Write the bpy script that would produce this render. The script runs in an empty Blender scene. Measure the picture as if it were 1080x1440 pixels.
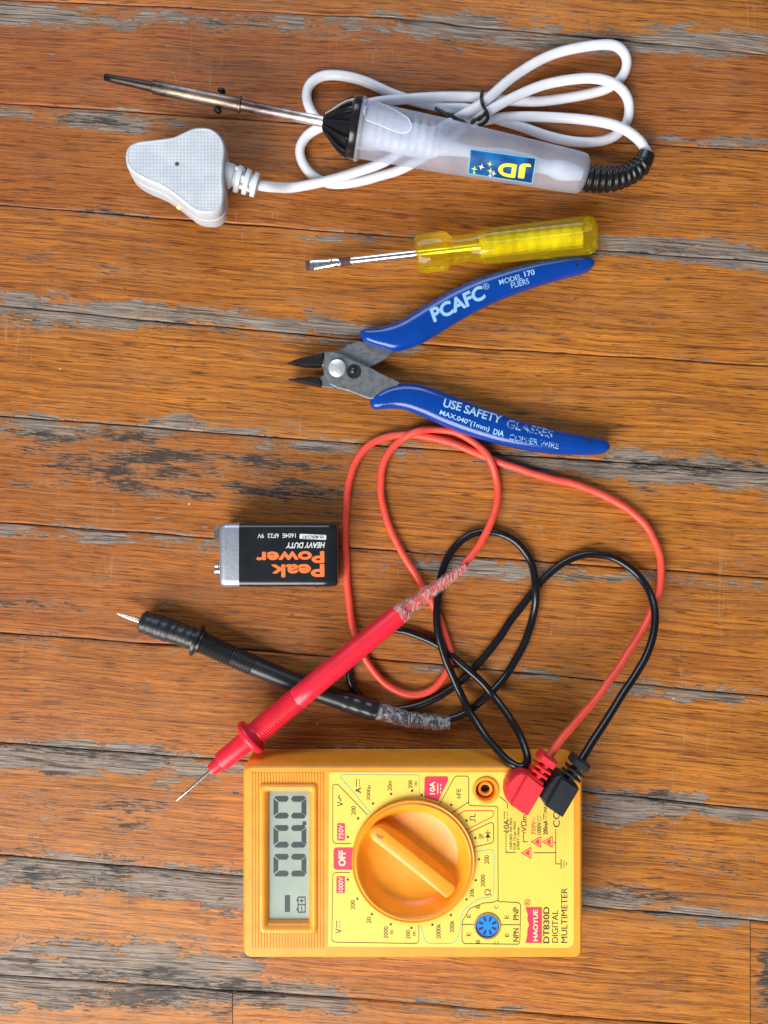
import bpy, bmesh, math, random
import numpy as np
from mathutils import Vector, Matrix
from mathutils.bvhtree import BVHTree
from mathutils import noise as mnoise

S = 0.000284          # metres per unit; one unit is about a quarter millimetre
D = 1200.0            # camera height in units
sc = bpy.context.scene
COL = sc.collection
random.seed(7)

def W(x, y, z=0.0):
    """layout grid (x right, y down, as measured on the floor plan) -> world units at height z"""
    k = 1 - z / D
    return Vector(((x - 540) * k, (720 - y) * k, z))
CAM = Vector((0, 0, D))

# ------------------------------------------------------------------ materials
class NT:
    def __init__(s, name):
        s.m = bpy.data.materials.new(name); s.m.use_nodes = True
        s.t = s.m.node_tree; s.t.nodes.clear()
        s.out = s.t.nodes.new('ShaderNodeOutputMaterial')
    def n(s, typ, ins=None, **kw):
        nd = s.t.nodes.new('ShaderNode' + typ)
        for k, v in kw.items(): setattr(nd, k, v)
        for k, v in (ins or {}).items():
            sock = nd.inputs[k]
            if isinstance(v, bpy.types.NodeSocket): s.t.links.new(v, sock)
            elif isinstance(v, bpy.types.Node): s.t.links.new(v.outputs[0], sock)
            else:
                if sock.type == 'RGBA' and len(v) == 3: v = (*v, 1)
                sock.default_value = v
        return nd
    def math(s, op, a, b=0.0, c=0.0, clamp=False):
        nd = s.n('Math', {0: a, 1: b, 2: c}, operation=op); nd.use_clamp = clamp
        return nd.outputs[0]
    def mix(s, f, a, b, blend='MIX'):
        nd = s.t.nodes.new('ShaderNodeMix'); nd.data_type = 'RGBA'; nd.blend_type = blend; nd.clamp_factor = True
        for i, v in ((0, f), (6, a), (7, b)):
            if isinstance(v, (bpy.types.NodeSocket)): s.t.links.new(v, nd.inputs[i])
            else:
                if i and len(v) == 3: v = (*v, 1)
                nd.inputs[i].default_value = v
        return nd.outputs[2]
    def smooth(s, v, a, b):
        nd = s.n('MapRange', {'Value': v, 'From Min': a, 'From Max': b}, interpolation_type='SMOOTHSTEP')
        return nd.outputs[0]
    def noise(s, vec, scale, detail=3, rough=.5, dist=0.0):
        return s.n('TexNoise', {'Vector': vec, 'Scale': scale, 'Detail': detail, 'Roughness': rough, 'Distortion': dist}).outputs[0]
    def mapping(s, vec, scale=(1, 1, 1), rot=(0, 0, 0), loc=(0, 0, 0)):
        return s.n('Mapping', {'Vector': vec, 'Scale': scale, 'Rotation': rot, 'Location': loc}).outputs[0]
    def obj(s):
        return s.mapping(s.n('TexCoord').outputs['Object'], (1 / S,) * 3)
    def attr(s, name, out='Fac'):
        return s.n('Attribute', attribute_name=name).outputs[out]
    def bump(s, h, strength=.3, dist=1.0):
        return s.n('Bump', {'Height': h, 'Strength': strength, 'Distance': dist * S}).outputs[0]
    def fin(s, surf):
        s.t.links.new(surf if isinstance(surf, bpy.types.NodeSocket) else surf.outputs[0], s.out.inputs[0])
        return s.m

def plastic(name, col, rough=.4, var=.06, bump=.08, bscale=.25, spec=.5, sss=0.0, dirt=0.0, dirtcol=(.1, .07, .05)):
    t = NT(name); o = t.obj()
    n1 = t.noise(o, .035, 4)
    dark = tuple(c * (1 - var * 2.2) for c in col); lite = tuple(min(1, c * (1 + var)) for c in col)
    c = t.mix(t.smooth(n1, .3, .7), dark, lite)
    if dirt:
        c = t.mix(t.math('MULTIPLY', t.smooth(t.noise(o, .12, 6, .7), .55, .72), dirt), c, dirtcol)
    r = t.n('MapRange', {'Value': t.noise(o, .2, 3), 'To Min': rough * .8, 'To Max': min(1, rough * 1.25)}).outputs[0]
    b = t.bump(t.noise(o, bscale, 2), bump, 1.0)
    ins = {'Base Color': c, 'Roughness': r, 'Normal': b, 'Specular IOR Level': spec}
    if sss: ins['Subsurface Weight'] = sss; ins['Subsurface Scale'] = 6 * S; ins['Subsurface Radius'] = (1, .5, .3)
    return t.fin(t.n('BsdfPrincipled', ins))

def metal(name, col, rough=.3, dirt=.3, dcol=(.05, .045, .04), scale=.1, metallic=1.0):
    t = NT(name); o = t.obj()
    f = t.math('MULTIPLY', t.smooth(t.noise(o, scale, 6, .65), .42, .65), dirt)
    c = t.mix(f, col, dcol)
    r = t.n('MapRange', {'Value': t.noise(o, .3, 4), 'To Min': rough * .7, 'To Max': min(1, rough * 1.5)}).outputs[0]
    b = t.bump(t.noise(o, .6, 3), .12, 1.0)
    return t.fin(t.n('BsdfPrincipled', {'Base Color': c, 'Roughness': r, 'Metallic': metallic, 'Normal': b}))

def flat(name, col, rough=.5):
    t = NT(name)
    n = t.noise(t.obj(), 1.2, 3)
    c = t.mix(t.smooth(n, .3, .75), tuple(c * .9 for c in col), tuple(min(1, c * 1.06 + .004) for c in col))
    return t.fin(t.n('BsdfPrincipled', {'Base Color': c, 'Roughness': rough}))

def worn_print(name, col, thr, scale=.4):
    """ink that has rubbed off in places"""
    t = NT(name)
    f = t.smooth(t.noise(t.mapping(t.obj(), (1, 1, 1), (0, 0, .7)), scale, 3, .6), thr, thr + .04)
    p = t.n('BsdfPrincipled', {'Base Color': col, 'Roughness': .45})
    tr = t.n('BsdfTransparent')
    return t.fin(t.n('MixShader', {0: f, 1: tr.outputs[0], 2: p.outputs[0]}))

# ------------------------------------------------------------------ objects
def thing(name, label, cat, px, group=None):
    o = bpy.data.objects.new(name, None); COL.objects.link(o)
    o.empty_display_size = .01
    p = W(px[0], px[1], 0); o.location = p * S
    o['label'] = label; o['category'] = cat
    if group: o['group'] = group
    o['_wl'] = tuple(p)
    return o
WL = {}
def wl(o):
    return WL.get(o.name, Vector((0, 0, 0)))
def make(name, data, mats, parent=None, smooth=35, label=None):
    """data: bmesh or (verts, faces[, face material indices[, attrs]]) in world units -> one mesh object"""
    me = bpy.data.meshes.new(name)
    base = wl(parent) if parent else Vector((0, 0, 0))
    if isinstance(data, bmesh.types.BMesh):
        bmesh.ops.recalc_face_normals(data, faces=data.faces)
        data.to_mesh(me); data.free()
    else:
        me.from_pydata([tuple(v) for v in data[0]], [], data[1])
        if len(data) > 2 and data[2]:
            me.polygons.foreach_set('material_index', data[2])
        if len(data) > 3:
            for k, vals in data[3].items():
                a = me.attributes.new(k, 'FLOAT', 'POINT'); a.data.foreach_set('value', vals)
    me.transform(Matrix.Diagonal((S, S, S, 1)) @ Matrix.Translation(-base))
    for m in (mats if isinstance(mats, (list, tuple)) else [mats]): me.materials.append(m)
    me.update()
    if smooth:
        me.polygons.foreach_set('use_smooth', [True] * len(me.polygons))
        me.set_sharp_from_angle(angle=math.radians(smooth))
    o = bpy.data.objects.new(name, me); COL.objects.link(o)
    if parent: o.parent = parent
    WL[o.name] = base
    if label: o['label'] = label
    return o
def start(name, label, cat, px, group=None):
    o = thing(name, label, cat, px, group); WL[o.name] = Vector(o['_wl']); del o['_wl']; return o

class MS:
    """collects geometry"""
    def __init__(s): s.v = []; s.f = []; s.m = []; s.a = []
    def add(s, v, f, mi=0, a=None):
        n = len(s.v); s.v += [Vector(p) for p in v]; s.f += [tuple(i + n for i in q) for q in f]; s.m += [mi] * len(f)
        s.a += list(a) if a is not None else [0.0] * len(v)
        return s
    def data(s): return (s.v, s.f, s.m, {'t': s.a})
    def bvh(s): return BVHTree.FromPolygons(s.v, s.f)

def rings(ms, R, closed_u=True, cap0=True, cap1=True, mi=0, ts=None):
    n = len(R[0]); v = [p for r in R for p in r]; f = []
    for i in range(len(R) - 1):
        for j in range(n if closed_u else n - 1):
            k = (j + 1) % n
            f.append((i * n + j, i * n + k, (i + 1) * n + k, (i + 1) * n + j))
    if cap0: f.append(tuple(range(n))[::-1])
    if cap1: f.append(tuple((len(R) - 1) * n + j for j in range(n)))
    a = None
    if ts: a = [ts[i] for i in range(len(R)) for _ in range(n)]
    return ms.add(v, f, mi, a)

def catmull(P, step=4.0):
    P = [Vector(p) for p in P]; out = []
    Q = [P[0] * 2 - P[1]] + P + [P[-1] * 2 - P[-2]]
    for i in range(1, len(Q) - 2):
        a, b, c, d = Q[i - 1:i + 3]
        n = max(2, int((c - b).length / step))
        for k in range(n):
            t = k / n
            out.append(.5 * ((2 * b) + (c - a) * t + (2 * a - 5 * b + 4 * c - d) * t * t + (3 * b - a - 3 * c + d) * t ** 3))
    out.append(P[-1]); return out
def relax(P, it=6):
    for _ in range(it):
        P = [P[0]] + [(P[i - 1] + P[i] * 2 + P[i + 1]) / 4 for i in range(1, len(P) - 1)] + [P[-1]]
    return P
def tube(ms, P, r, seg=16, mi=0, flat=1.0, cap=True):
    """r: number or function of t in 0..1"""
    n = len(P); R = []; T = []
    prev = None
    for i in range(n):
        d = (P[min(i + 1, n - 1)] - P[max(i - 1, 0)]).normalized()
        if prev is None:
            a = d.cross(Vector((0, 0, 1))); a = a.normalized() if a.length > 1e-3 else Vector((1, 0, 0))
        else:
            a = (prev - d * prev.dot(d)).normalized()
        prev = a; b = d.cross(a)
        t = i / (n - 1); rr = r(t) if callable(r) else r
        R.append([P[i] + a * math.cos(2 * math.pi * k / seg) * rr + b * math.sin(2 * math.pi * k / seg) * rr * flat for k in range(seg)])
        T.append(t)
    return rings(ms, R, cap0=cap, cap1=cap, mi=mi, ts=T)
def lathe(ms, A, B, prof, seg=40, mi=0, fn=None, cap=True):
    """prof: list of (t, radius) along A->B ; fn(t, ang) multiplies radius"""
    A = Vector(A); B = Vector(B); d = (B - A).normalized()
    a = d.cross(Vector((0, 0, 1)))
    a = a.normalized() if a.length > 1e-3 else Vector((1, 0, 0)); b = d.cross(a)
    R = []
    for t, r in prof:
        c = A.lerp(B, t) if 0 <= t <= 1 else A + (B - A) * t
        ring = []
        for k in range(seg):
            an = 2 * math.pi * k / seg; q = r * (fn(t, an) if fn else 1)
            ring.append(c + a * math.cos(an) * q + b * math.sin(an) * q)
        R.append(ring)
    return rings(ms, R, cap0=cap, cap1=cap, mi=mi, ts=[p[0] for p in prof])

def round_poly(P, r, n=5):
    out = []; N = len(P)
    for i in range(N):
        a = Vector(P[i - 1][:2]); b = Vector(P[i][:2]); c = Vector(P[(i + 1) % N][:2])
        rr = P[i][2] if len(P[i]) > 2 else r
        if rr <= 0: out.append(tuple(b)); continue
        u = (a - b); w = (c - b); k = min(rr, u.length * .48, w.length * .48)
        p = b + u.normalized() * k; q = b + w.normalized() * k
        for j in range(n + 1):
            t = j / n; out.append(tuple(p * (1 - t) ** 2 + b * 2 * t * (1 - t) + q * t * t))
    return out
def inset(P, d):
    N = len(P); out = []
    area = sum(P[i][0] * P[(i + 1) % N][1] - P[(i + 1) % N][0] * P[i][1] for i in range(N))
    sg = 1 if area > 0 else -1
    for i in range(N):
        a = Vector(P[i - 1]); b = Vector(P[i]); c = Vector(P[(i + 1) % N])
        e1 = (b - a); e2 = (c - b)
        if e1.length < 1e-6: e1 = e2
        if e2.length < 1e-6: e2 = e1
        n1 = Vector((-e1.y, e1.x)).normalized(); n2 = Vector((-e2.y, e2.x)).normalized()
        m = (n1 + n2); m = m.normalized() if m.length > 1e-6 else n1
        k = 1 / max(.5, m.dot(n1))
        out.append(tuple(b + m * d * sg * k))
    return out
def world2(P, zr): return [tuple(W(x, y, zr)[:2]) for x, y in P]
def prism(ms, P, prof, cap0=True, cap1=True, mi=0):
    """P world xy outline ; prof list of (inset, z) bottom to top"""
    L = [(inset(P, d) if d else P) for d, z in prof]
    rings(ms, [[Vector((x, y, z)) for x, y in q] for q, (d, z) in zip(L, prof)], cap0=False, cap1=False, mi=mi)
    if cap0: plate(ms, [L[0]], prof[0][1], mi, True)
    if cap1: plate(ms, [L[-1]], prof[-1][1], mi)
    return ms
def rect(x0, y0, x1, y1): return [(x0, y0), (x1, y0), (x1, y1), (x0, y1)]
def rrect(cx, cy, l, w, ang):
    c, s_ = math.cos(ang), math.sin(ang)
    return [(cx + c * a - s_ * b, cy + s_ * a + c * b) for a, b in ((-l / 2, -w / 2), (l / 2, -w / 2), (l / 2, w / 2), (-l / 2, w / 2))]
def circ(cx, cy, r, n=48): return [(cx + r * math.cos(2 * math.pi * k / n), cy + r * math.sin(2 * math.pi * k / n)) for k in range(n)]
def plate(ms, loops, z, mi=0, down=False):
    """flat face with holes: loops of world xy, first is outer"""
    bm = bmesh.new(); es = []
    for L in loops:
        vs = [bm.verts.new((x, y, z)) for x, y in L]
        es += [bm.edges.new((vs[i], vs[(i + 1) % len(vs)])) for i in range(len(vs))]
    bmesh.ops.triangle_fill(bm, use_beauty=True, use_dissolve=False, edges=es, normal=(0, 0, 1))
    bm.verts.index_update()
    fs = []
    for f in bm.faces:
        q = [v.index for v in f.verts]
        if (f.normal.z < 0) != down: q = q[::-1]
        fs.append(tuple(q))
    ms.add([v.co.copy() for v in bm.verts], fs, mi); bm.free(); return ms

# ------------------------------------------------------------------ lettering
_tc = {}
def glyphs(s, bold=0.0, shear=0.0):
    k = (s, bold, shear)
    if k in _tc: return _tc[k]
    cu = bpy.data.curves.new('lettering', 'FONT'); cu.body = s; cu.offset = bold; cu.shear = shear; cu.resolution_u = 4
    ob = bpy.data.objects.new('lettering', cu); COL.objects.link(ob)
    dg = bpy.context.evaluated_depsgraph_get(); dg.update()
    me = bpy.data.meshes.new_from_object(ob.evaluated_get(dg))
    v = [(p.co.x, p.co.y) for p in me.vertices]; f = [tuple(q.vertices) for q in me.polygons]
    bpy.data.objects.remove(ob); bpy.data.curves.remove(cu); bpy.data.meshes.remove(me)
    x0 = min(p[0] for p in v); x1 = max(p[0] for p in v); y0 = min(p[1] for p in v); y1 = max(p[1] for p in v)
    v = [((x - (x0 + x1) / 2) / (x1 - x0), (y - (y0 + y1) / 2) / (y1 - y0)) for x, y in v]
    _tc[k] = (v, f); return _tc[k]
class Ink:
    def __init__(s): s.v = []; s.f = []; s.z = []
    def add(s, v, f, lift=0.0):
        n = len(s.v); s.v += v; s.z += [lift] * len(v); s.f += [tuple(i + n for i in q) for q in f]
    def text(s, body, cx, cy, L, H, d=(0, -1), bold=0.0, shear=0.0, fat=0.0):
        if fat:
            for k, (ox, oy) in enumerate(((fat, 0), (-fat, 0), (0, fat), (0, -fat))):
                n0 = len(s.v); s.text(body, cx + ox, cy + oy, L - 2 * fat, H - 2 * fat, d, bold, shear)
                for i in range(n0, len(s.v)): s.z[i] = .05 * k
            return
        v, f = glyphs(body, bold, shear); dx, dy = d; l = math.hypot(dx, dy); dx /= l; dy /= l; ux, uy = dy, -dx
        s.add([(cx + x * L * dx + y * H * ux, cy + x * L * dy + y * H * uy) for x, y in v], f)
    def line(s, P, w=1.0, closed=False, r=0):
        if r:
            if closed: P = round_poly(P, r, 4)
            else:
                Q = round_poly([(*P[0], 0)] + [(*p[:2], r) for p in P[1:-1]] + [(*P[-1], 0)], r, 4); P = Q
        N = len(P); v = []
        for i in range(N):
            a = Vector(P[i - 1]) if (i or closed) else None; b = Vector(P[i]); c = Vector(P[(i + 1) % N]) if (i < N - 1 or closed) else None
            ds = []
            if a is not None and (b - a).length > 1e-6: ds.append((b - a).normalized())
            if c is not None and (c - b).length > 1e-6: ds.append((c - b).normalized())
            ns = [Vector((-q.y, q.x)) for q in ds]; m = ns[0] if len(ns) == 1 else (ns[0] + ns[1])
            m = m.normalized() if m.length > 1e-4 else ns[0]
            k = w / 2 / max(.5, m.dot(ns[0]))
            v += [tuple(b + m * k), tuple(b - m * k)]
        f = [(2 * i, 2 * i + 1, (2 * i + 3) % (2 * N), (2 * i + 2) % (2 * N)) for i in range(N if closed else N - 1)]
        s.add(v, f)
    def poly(s, P): s.add([tuple(p[:2]) for p in P], [tuple(range(len(P)))])
    def dot(s, x, y, r): s.poly(circ(x, y, r, 12))
    def dc(s, x, y, L=12, gap=4, w=1.1):
        s.line([(x, y - L / 2), (x, y + L / 2)], w)
        for k in (-1, 0, 1): s.line([(x + gap, y + k * L * .36 - L * .1), (x + gap, y + k * L * .36 + L * .1)], w)
    def flat(s, z):
        ms = MS(); ms.add([W(x, y, z + l) for (x, y), l in zip(s.v, s.z)], s.f); fix_up(ms); return ms.data()
    def cast(s, bvh, off=.25, maxlen=3.0):
        """lay the ink on a curved surface"""
        bm = bmesh.new(); vs = [bm.verts.new((x, y, l)) for (x, y), l in zip(s.v, s.z)]
        for q in s.f:
            try: bm.faces.new([vs[i] for i in q])
            except ValueError: pass
        bmesh.ops.triangulate(bm, faces=bm.faces)
        for _ in range(5):
            e = [e for e in bm.edges if e.calc_length() > maxlen]
            if not e: break
            bmesh.ops.subdivide_edges(bm, edges=e, cuts=1); bmesh.ops.triangulate(bm, faces=bm.faces)
        bm.verts.index_update(); ms = MS(); V = []
        bad = set()
        for v in bm.verts:
            g = W(v.co.x, v.co.y, 0); dr = (g - CAM).normalized()
            h, nrm, _, _ = bvh.ray_cast(CAM, dr)
            if h is None: h = g; bad.add(v.index); nrm = Vector((0, 0, 1))
            if nrm.dot(dr) > 0: nrm = -nrm
            V.append(h + nrm * (off + v.co.z))
        F = [tuple(v.index for v in f.verts) for f in bm.faces if not any(v.index in bad for v in f.verts)]
        bm.free(); ms.add(V, F); fix_up(ms); return ms.data()
def fix_up(ms):
    F = []
    for q in ms.f:
        a, b, c = ms.v[q[0]], ms.v[q[1]], ms.v[q[2]]
        F.append(q[::-1] if (b - a).cross(c - a).z < 0 else q)
    ms.f = F

# ================================================================== FLOOR
XS = (0, 540, 1080)
SEAMS = [(-1250 + 0, -1215, -1180)]
core = [(-2, 24, 76), (145, 180, 212), (288, 331, 368), (430, 481, 514), (585, 627, 664), (735, 774, 813), (890, 928, 980), (1045, 1085, 1140), (1203, 1250, 1297), (1372, 1408, 1452)]
SEAMS = [tuple(c - 152 * k for c in core[0]) for k in (5, 4, 3, 2, 1)] + core + [tuple(c + 152 * k for c in core[-1]) for k in (1, 2, 3, 4, 5)]
def seam(i, x):
    a, b, c = SEAMS[i]
    if x < 540: return b + (a - b) * (540 - x) / 540
    return b + (c - b) * (x - 540) / 540
# patches of worn-through varnish: (x, y, rx, ry, strength)
WEAR = [(60,22,190,16,.9),(330,30,260,14,.8),(640,38,150,20,1),(800,60,160,14,1),(1000,60,150,20,1),
 (140,168,120,18,.9),(30,160,70,12,.7),(230,178,60,12,.5),(1030,200,110,10,.8),(950,190,60,10,.6),(700,195,60,8,.4),
 (170,303,60,8,.6),(500,335,110,14,.7),(960,352,180,16,1),(1060,370,70,14,1),(880,350,60,12,.7),
 (120,440,210,20,1),(300,445,170,16,.8),(420,460,120,16,.9),(30,425,80,16,.9),(560,492,110,8,.6),(1000,505,70,8,.5),(400,420,50,6,.5),
 (60,600,130,18,.8),(250,600,200,12,.8),(480,628,150,12,.9),(760,650,110,16,.9),(930,660,190,24,1),(1040,675,90,22,.9),(250,590,30,10,.8),
 (80,640,90,14,.45),(220,650,150,30,.5),(400,680,120,26,.45),(240,690,80,16,.5),
 (130,752,220,14,.8),(330,765,150,14,.7),(560,785,90,12,.6),(680,800,160,14,.9),(850,812,120,10,.8),(1000,820,120,10,.7),(960,850,60,10,.5),(880,760,50,12,.5),
 (100,800,160,26,.4),(260,840,120,16,.4),(60,905,130,12,.5),(330,930,200,10,.5),(480,930,120,10,.5),(760,950,200,12,.7),(980,975,160,14,.8),
 (120,1066,170,26,1),(260,1085,130,20,.8),(320,1110,60,14,.6),(60,1115,60,14,.5),(200,1120,60,12,.5),(900,1130,120,20,1),(1020,1140,110,12,.9),(870,1150,50,20,.8),
 (90,1228,160,24,1.1),(250,1240,140,24,1.1),(330,1262,70,24,.9),(40,1170,30,12,.6),(60,1150,30,10,.6),(130,1205,60,8,.6),
 (870,1265,80,18,.9),(980,1285,110,14,.9),(1050,1240,40,20,.3),
 (60,1375,110,40,1.1),(160,1350,150,34,1),(250,1370,130,34,1.1),(350,1390,120,26,1),(440,1405,110,26,.8),(500,1420,90,16,.5),(260,1310,40,14,.6),(10,1400,30,26,.9),(620,1418,150,12,.7),
 (230,1440,60,10,.3),(380,1340,60,10,.4),(900,1345,60,10,.3),(780,1370,40,10,.3)]
DARK = [(110,612,160,8,1),(60,630,90,8,.8),(200,640,140,14,1),(330,645,100,10,.8),(160,665,120,12,1),(240,690,100,10,1),(420,690,90,14,1),(300,660,160,18,.8),(60,680,60,10,.7),
 (200,685,60,12,1),(430,655,60,12,.8),(350,690,50,10,.9),(30,850,100,12,.8),(100,900,150,10,.6),(120,1060,170,14,.9),(180,1135,120,10,.8),(60,1130,70,10,.6),
 (120,1228,190,20,.9),(300,1225,80,14,.8),(250,1255,60,8,.8),(330,1275,80,10,.7),(120,1370,150,26,.8),(200,1400,150,20,1),(330,1390,120,20,.9),(60,1350,60,20,.8),
 (170,1370,200,14,.9),(150,300,70,6,1),(60,365,80,8,.5),(190,350,60,8,.5),(170,380,60,10,.5),(40,445,120,12,.8),(250,455,220,8,.7),(640,455,100,8,.5),
 (900,195,120,8,.5),(960,355,110,8,.8),(1050,170,60,6,.5),(930,655,200,18,.9),(1000,700,90,10,.4),(620,780,120,10,.5),(900,1180,120,30,.5),(980,1210,90,20,.6),(900,1120,100,12,.8),(880,1260,90,16,.9),(1000,1225,80,10,.6),
 (1080,1380,20,70,.9),(600,430,90,12,.4),(770,470,90,6,.5),(850,690,120,10,.5),(120,170,110,8,.9),(300,30,120,6,.6),(230,810,100,12,.4),(180,1160,50,14,.7),(350,40,160,8,.5)]
def field(L, x, y):
    v = 0.0
    for cx, cy, rx, ry, s_ in L:
        dx = (x - cx) / (rx * 1.25); dy = (y - cy - dx * rx * 0.06) / (ry * 1.35)
        d = dx * dx + dy * dy
        if d < 4: v = max(v, s_ * math.exp(-d * .9))
    return v
# butt joints: board index -> list of x
JOINTS = {13: [1055], 14: [327, 1600], 5: [], 7: [], 9: [-420], 11: [1500], 8: [1700], 12: [-300], 6: [1420], 10: [-500], 3: [300], 16: [700]}
TONE = {4: .55, 5: .85, 6: .6, 7: .42, 8: .35, 9: .55, 10: .6, 11: .5, 12: .42, 13: .25, 14: .3}
def build_floor():
    V, F, bc, wr, dk, rd = [], [], [], [], [], []
    x_lo, x_hi = -760, 1840
    for i in range(len(SEAMS) - 1):
        rnd = random.Random(100 + i)
        cuts = [x_lo] + sorted(JOINTS.get(i, [])) + [x_hi]
        for s_ in range(len(cuts) - 1):
            xa, xb = cuts[s_] + .5, cuts[s_ + 1] - .5
            off = rnd.random() * 5000; tone = TONE.get(i, rnd.random())
            inframe = -760 < seam(i + 1, 500)and seam(i, 500) < 2300
            stp = 7 if (seam(i + 1, 0) > -60 and seam(i, 540) < 1500) else 26
            nx = max(2, int((xb - xa) / stp))
            vs_ = [0, .008, .02, .05] + [k / 22 for k in range(2, 21)] + [.95, .98, .992, 1]
            base = len(V); ny = len(vs_)
            for a in range(nx + 1):
                x = xa + (xb - xa) * a / nx
                def wb(j): return 1.6 * mnoise.noise(Vector((x * .012, j * 7.3, 0))) + .5 * mnoise.noise(Vector((x * .09, j * 3.3, 0)))
                def gp(j): return .12 + .75 * max(0, .3 + mnoise.noise(Vector((x * .015, j * 5.1, 9))))
                y0 = seam(i, x) + gp(i) + wb(i); y1 = seam(i + 1, x) - gp(i + 1) + wb(i + 1)
                for v in vs_:
                    y = y0 + (y1 - y0) * v
                    edge = min(v, 1 - v); z = 0 if edge > .02 else (-.15 if edge > .01 else (-.5 if edge > .001 else -3.4))
                    V.append(W(x, y, 0) + Vector((0, 0, z)))
                    bc.append((x * 1.0 + off, v * 150 + i * 400, tone)); rd.append(tone + .32 * (1 - max(0, min(1, x / 900))) - .12)
                    inside = -150 < x < 1230 and -80 < y < 1520
                    e = max(0, 1 - min(v, 1 - v) / .06) * (.40 + .18 * mnoise.noise(Vector((x * .01, (i if v < .5 else i + 1) * 3.7, 1))))
                    if inside: wr.append(max(field(WEAR, x, y), e)); dk.append(field(DARK, x, y))
                    else:
                        q = mnoise.noise(Vector((x * .006, y * .02, 3))); wr.append(max(e * 1.6, max(0, q) * .9)); dk.append(max(0, q) * .6)
            for a in range(nx):
                for b in range(ny - 1):
                    p = base + a * ny + b
                    F.append((p, p + 1, p + ny + 1, p + ny))
    me = bpy.data.meshes.new('floor'); me.from_pydata([tuple(v * S) for v in V], [], F)
    at = me.attributes.new('bc', 'FLOAT_VECTOR', 'POINT'); at.data.foreach_set('vector', [c for v in bc for c in v])
    at = me.attributes.new('wear', 'FLOAT', 'POINT'); at.data.foreach_set('value', wr)
    at = me.attributes.new('redness', 'FLOAT', 'POINT'); at.data.foreach_set('value', rd)
    at = me.attributes.new('dark', 'FLOAT', 'POINT'); at.data.foreach_set('value', dk)
    me.polygons.foreach_set('use_smooth', [True] * len(me.polygons))
    t = NT('worn_varnished_boards')
    bcv = t.attr('bc', 'Vector'); wear = t.attr('wear'); dark = t.attr('dark')
    sep = t.n('SeparateXYZ', {0: bcv}); tone = sep.outputs[2]
    P = t.n('CombineXYZ', {0: sep.outputs[0], 1: sep.outputs[1]}).outputs[0]
    def st(fx, fy, **k): return t.mapping(P, (fx, fy, 1), **k)
    # warped grain coordinate
    warp = t.noise(st(.0035, .016), 1, 2)
    yw = t.math('ADD', sep.outputs[1], t.math('MULTIPLY', warp, 20))
    Pg = t.n('CombineXYZ', {0: sep.outputs[0], 1: yw, 2: t.math('MULTIPLY', tone, 300)}).outputs[0]
    g1 = t.noise(t.mapping(Pg, (.0026, .15, 1)), 1, 6, .72)
    g2 = t.noise(t.mapping(Pg, (.006, .40, 1)), 1, 5, .74)
    pores = t.noise(t.mapping(Pg, (.022, .60, 1)), 1, 3, .55)
    pores2 = t.noise(t.mapping(Pg, (.02, .30, 1), loc=(5, 5, 5)), 1, 3, .6)
    blot = t.noise(st(.006, .014), 1, 4, .6)
    fine = t.noise(st(.07, .16), 1, 5, .7)
    deep = (.15, .040, .007); mid = (.47, .155, .019); lite = (.76, .295, .042)
    c = t.mix(t.smooth(g1, .34, .60), deep, mid)
    c = t.mix(t.math('MULTIPLY', t.smooth(g2, .40, .70), .7), c, lite)
    # redder, darker boards
    c = t.mix(t.math('MULTIPLY', t.smooth(t.attr('redness'), .3, .95), .8), c, t.mix(t.smooth(g2, .3, .68), (.13, .032, .010), (.44, .122, .028)))
    c = t.mix(t.math('MULTIPLY', t.smooth(blot, .44, .66), .32), c, (.22, .066, .012))
    c = t.mix(t.math('MULTIPLY', t.smooth(pores, .55, .63), .85), c, (.07, .022, .007))
    c = t.mix(t.math('MULTIPLY', t.smooth(pores2, .60, .67), .65), c, (.10, .033, .011))
    c = t.mix(t.math('MULTIPLY', t.smooth(fine, .54, .72), .4), c, (.10, .040, .018))
    # rubbed, hazy varnish
    haze = t.math('MULTIPLY', t.smooth(t.noise(st(.008, .02, loc=(40, 9, 0)), 1, 5, .65), .45, .75), .22)
    c = t.mix(haze, c, (.36, .19, .10))
    # bare greyed wood
    wn = t.noise(st(.014, .05), 1, 7, .62, .4); wn2 = t.noise(st(.06, .16), 1, 4, .6)
    w = t.math('ADD', wear, t.math('MULTIPLY', t.math('SUBTRACT', wn, .5), 1.9))
    w = t.math('ADD', w, t.math('MULTIPLY', t.math('SUBTRACT', wn2, .5), .7))
    wm = t.smooth(w, .65, .69)
    gs = t.noise(t.mapping(Pg, (.008, .5, 1)), 1, 6, .7)
    grey = t.mix(t.smooth(gs, .35, .65), (.16, .125, .105), (.38, .315, .265))
    grey = t.mix(t.math('MULTIPLY', t.smooth(t.noise(st(.02, .05, loc=(9, 50, 0)), 1, 3), .45, .7), .5), grey, (.42, .26, .14))
    fs = t.noise(t.mapping(Pg, (.009, .44, 1), loc=(77, 3, 5)), 1, 5, .65)
    grey = t.mix(t.math('MULTIPLY', t.smooth(fs, .52, .60), .85), grey, (.045, .034, .028))
    fs2 = t.noise(t.mapping(Pg, (.018, .8, 1), loc=(17, 31, 5)), 1, 4, .7)
    grey = t.mix(t.math('MULTIPLY', t.smooth(fs2, .50, .58), .75), grey, (.11, .07, .048))
    # brownish halo where the varnish is thin
    halo = t.smooth(w, .44, .62)
    c = t.mix(t.math('MULTIPLY', halo, .4), c, (.34, .17, .075))
    c = t.mix(wm, c, grey)
    # black stains lying in the grain
    bn = t.noise(t.mapping(Pg, (.038, .42, 1), loc=(11, 8, 0)), 1, 8, .74)
    clus = t.noise(st(.012, .045, loc=(60, 8, 0)), 1, 3, .6)
    b_ = t.math('ADD', t.math('MULTIPLY', dark, .30), t.math('ADD', bn, t.math('MULTIPLY', t.math('SUBTRACT', clus, .5), .55)))
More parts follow.
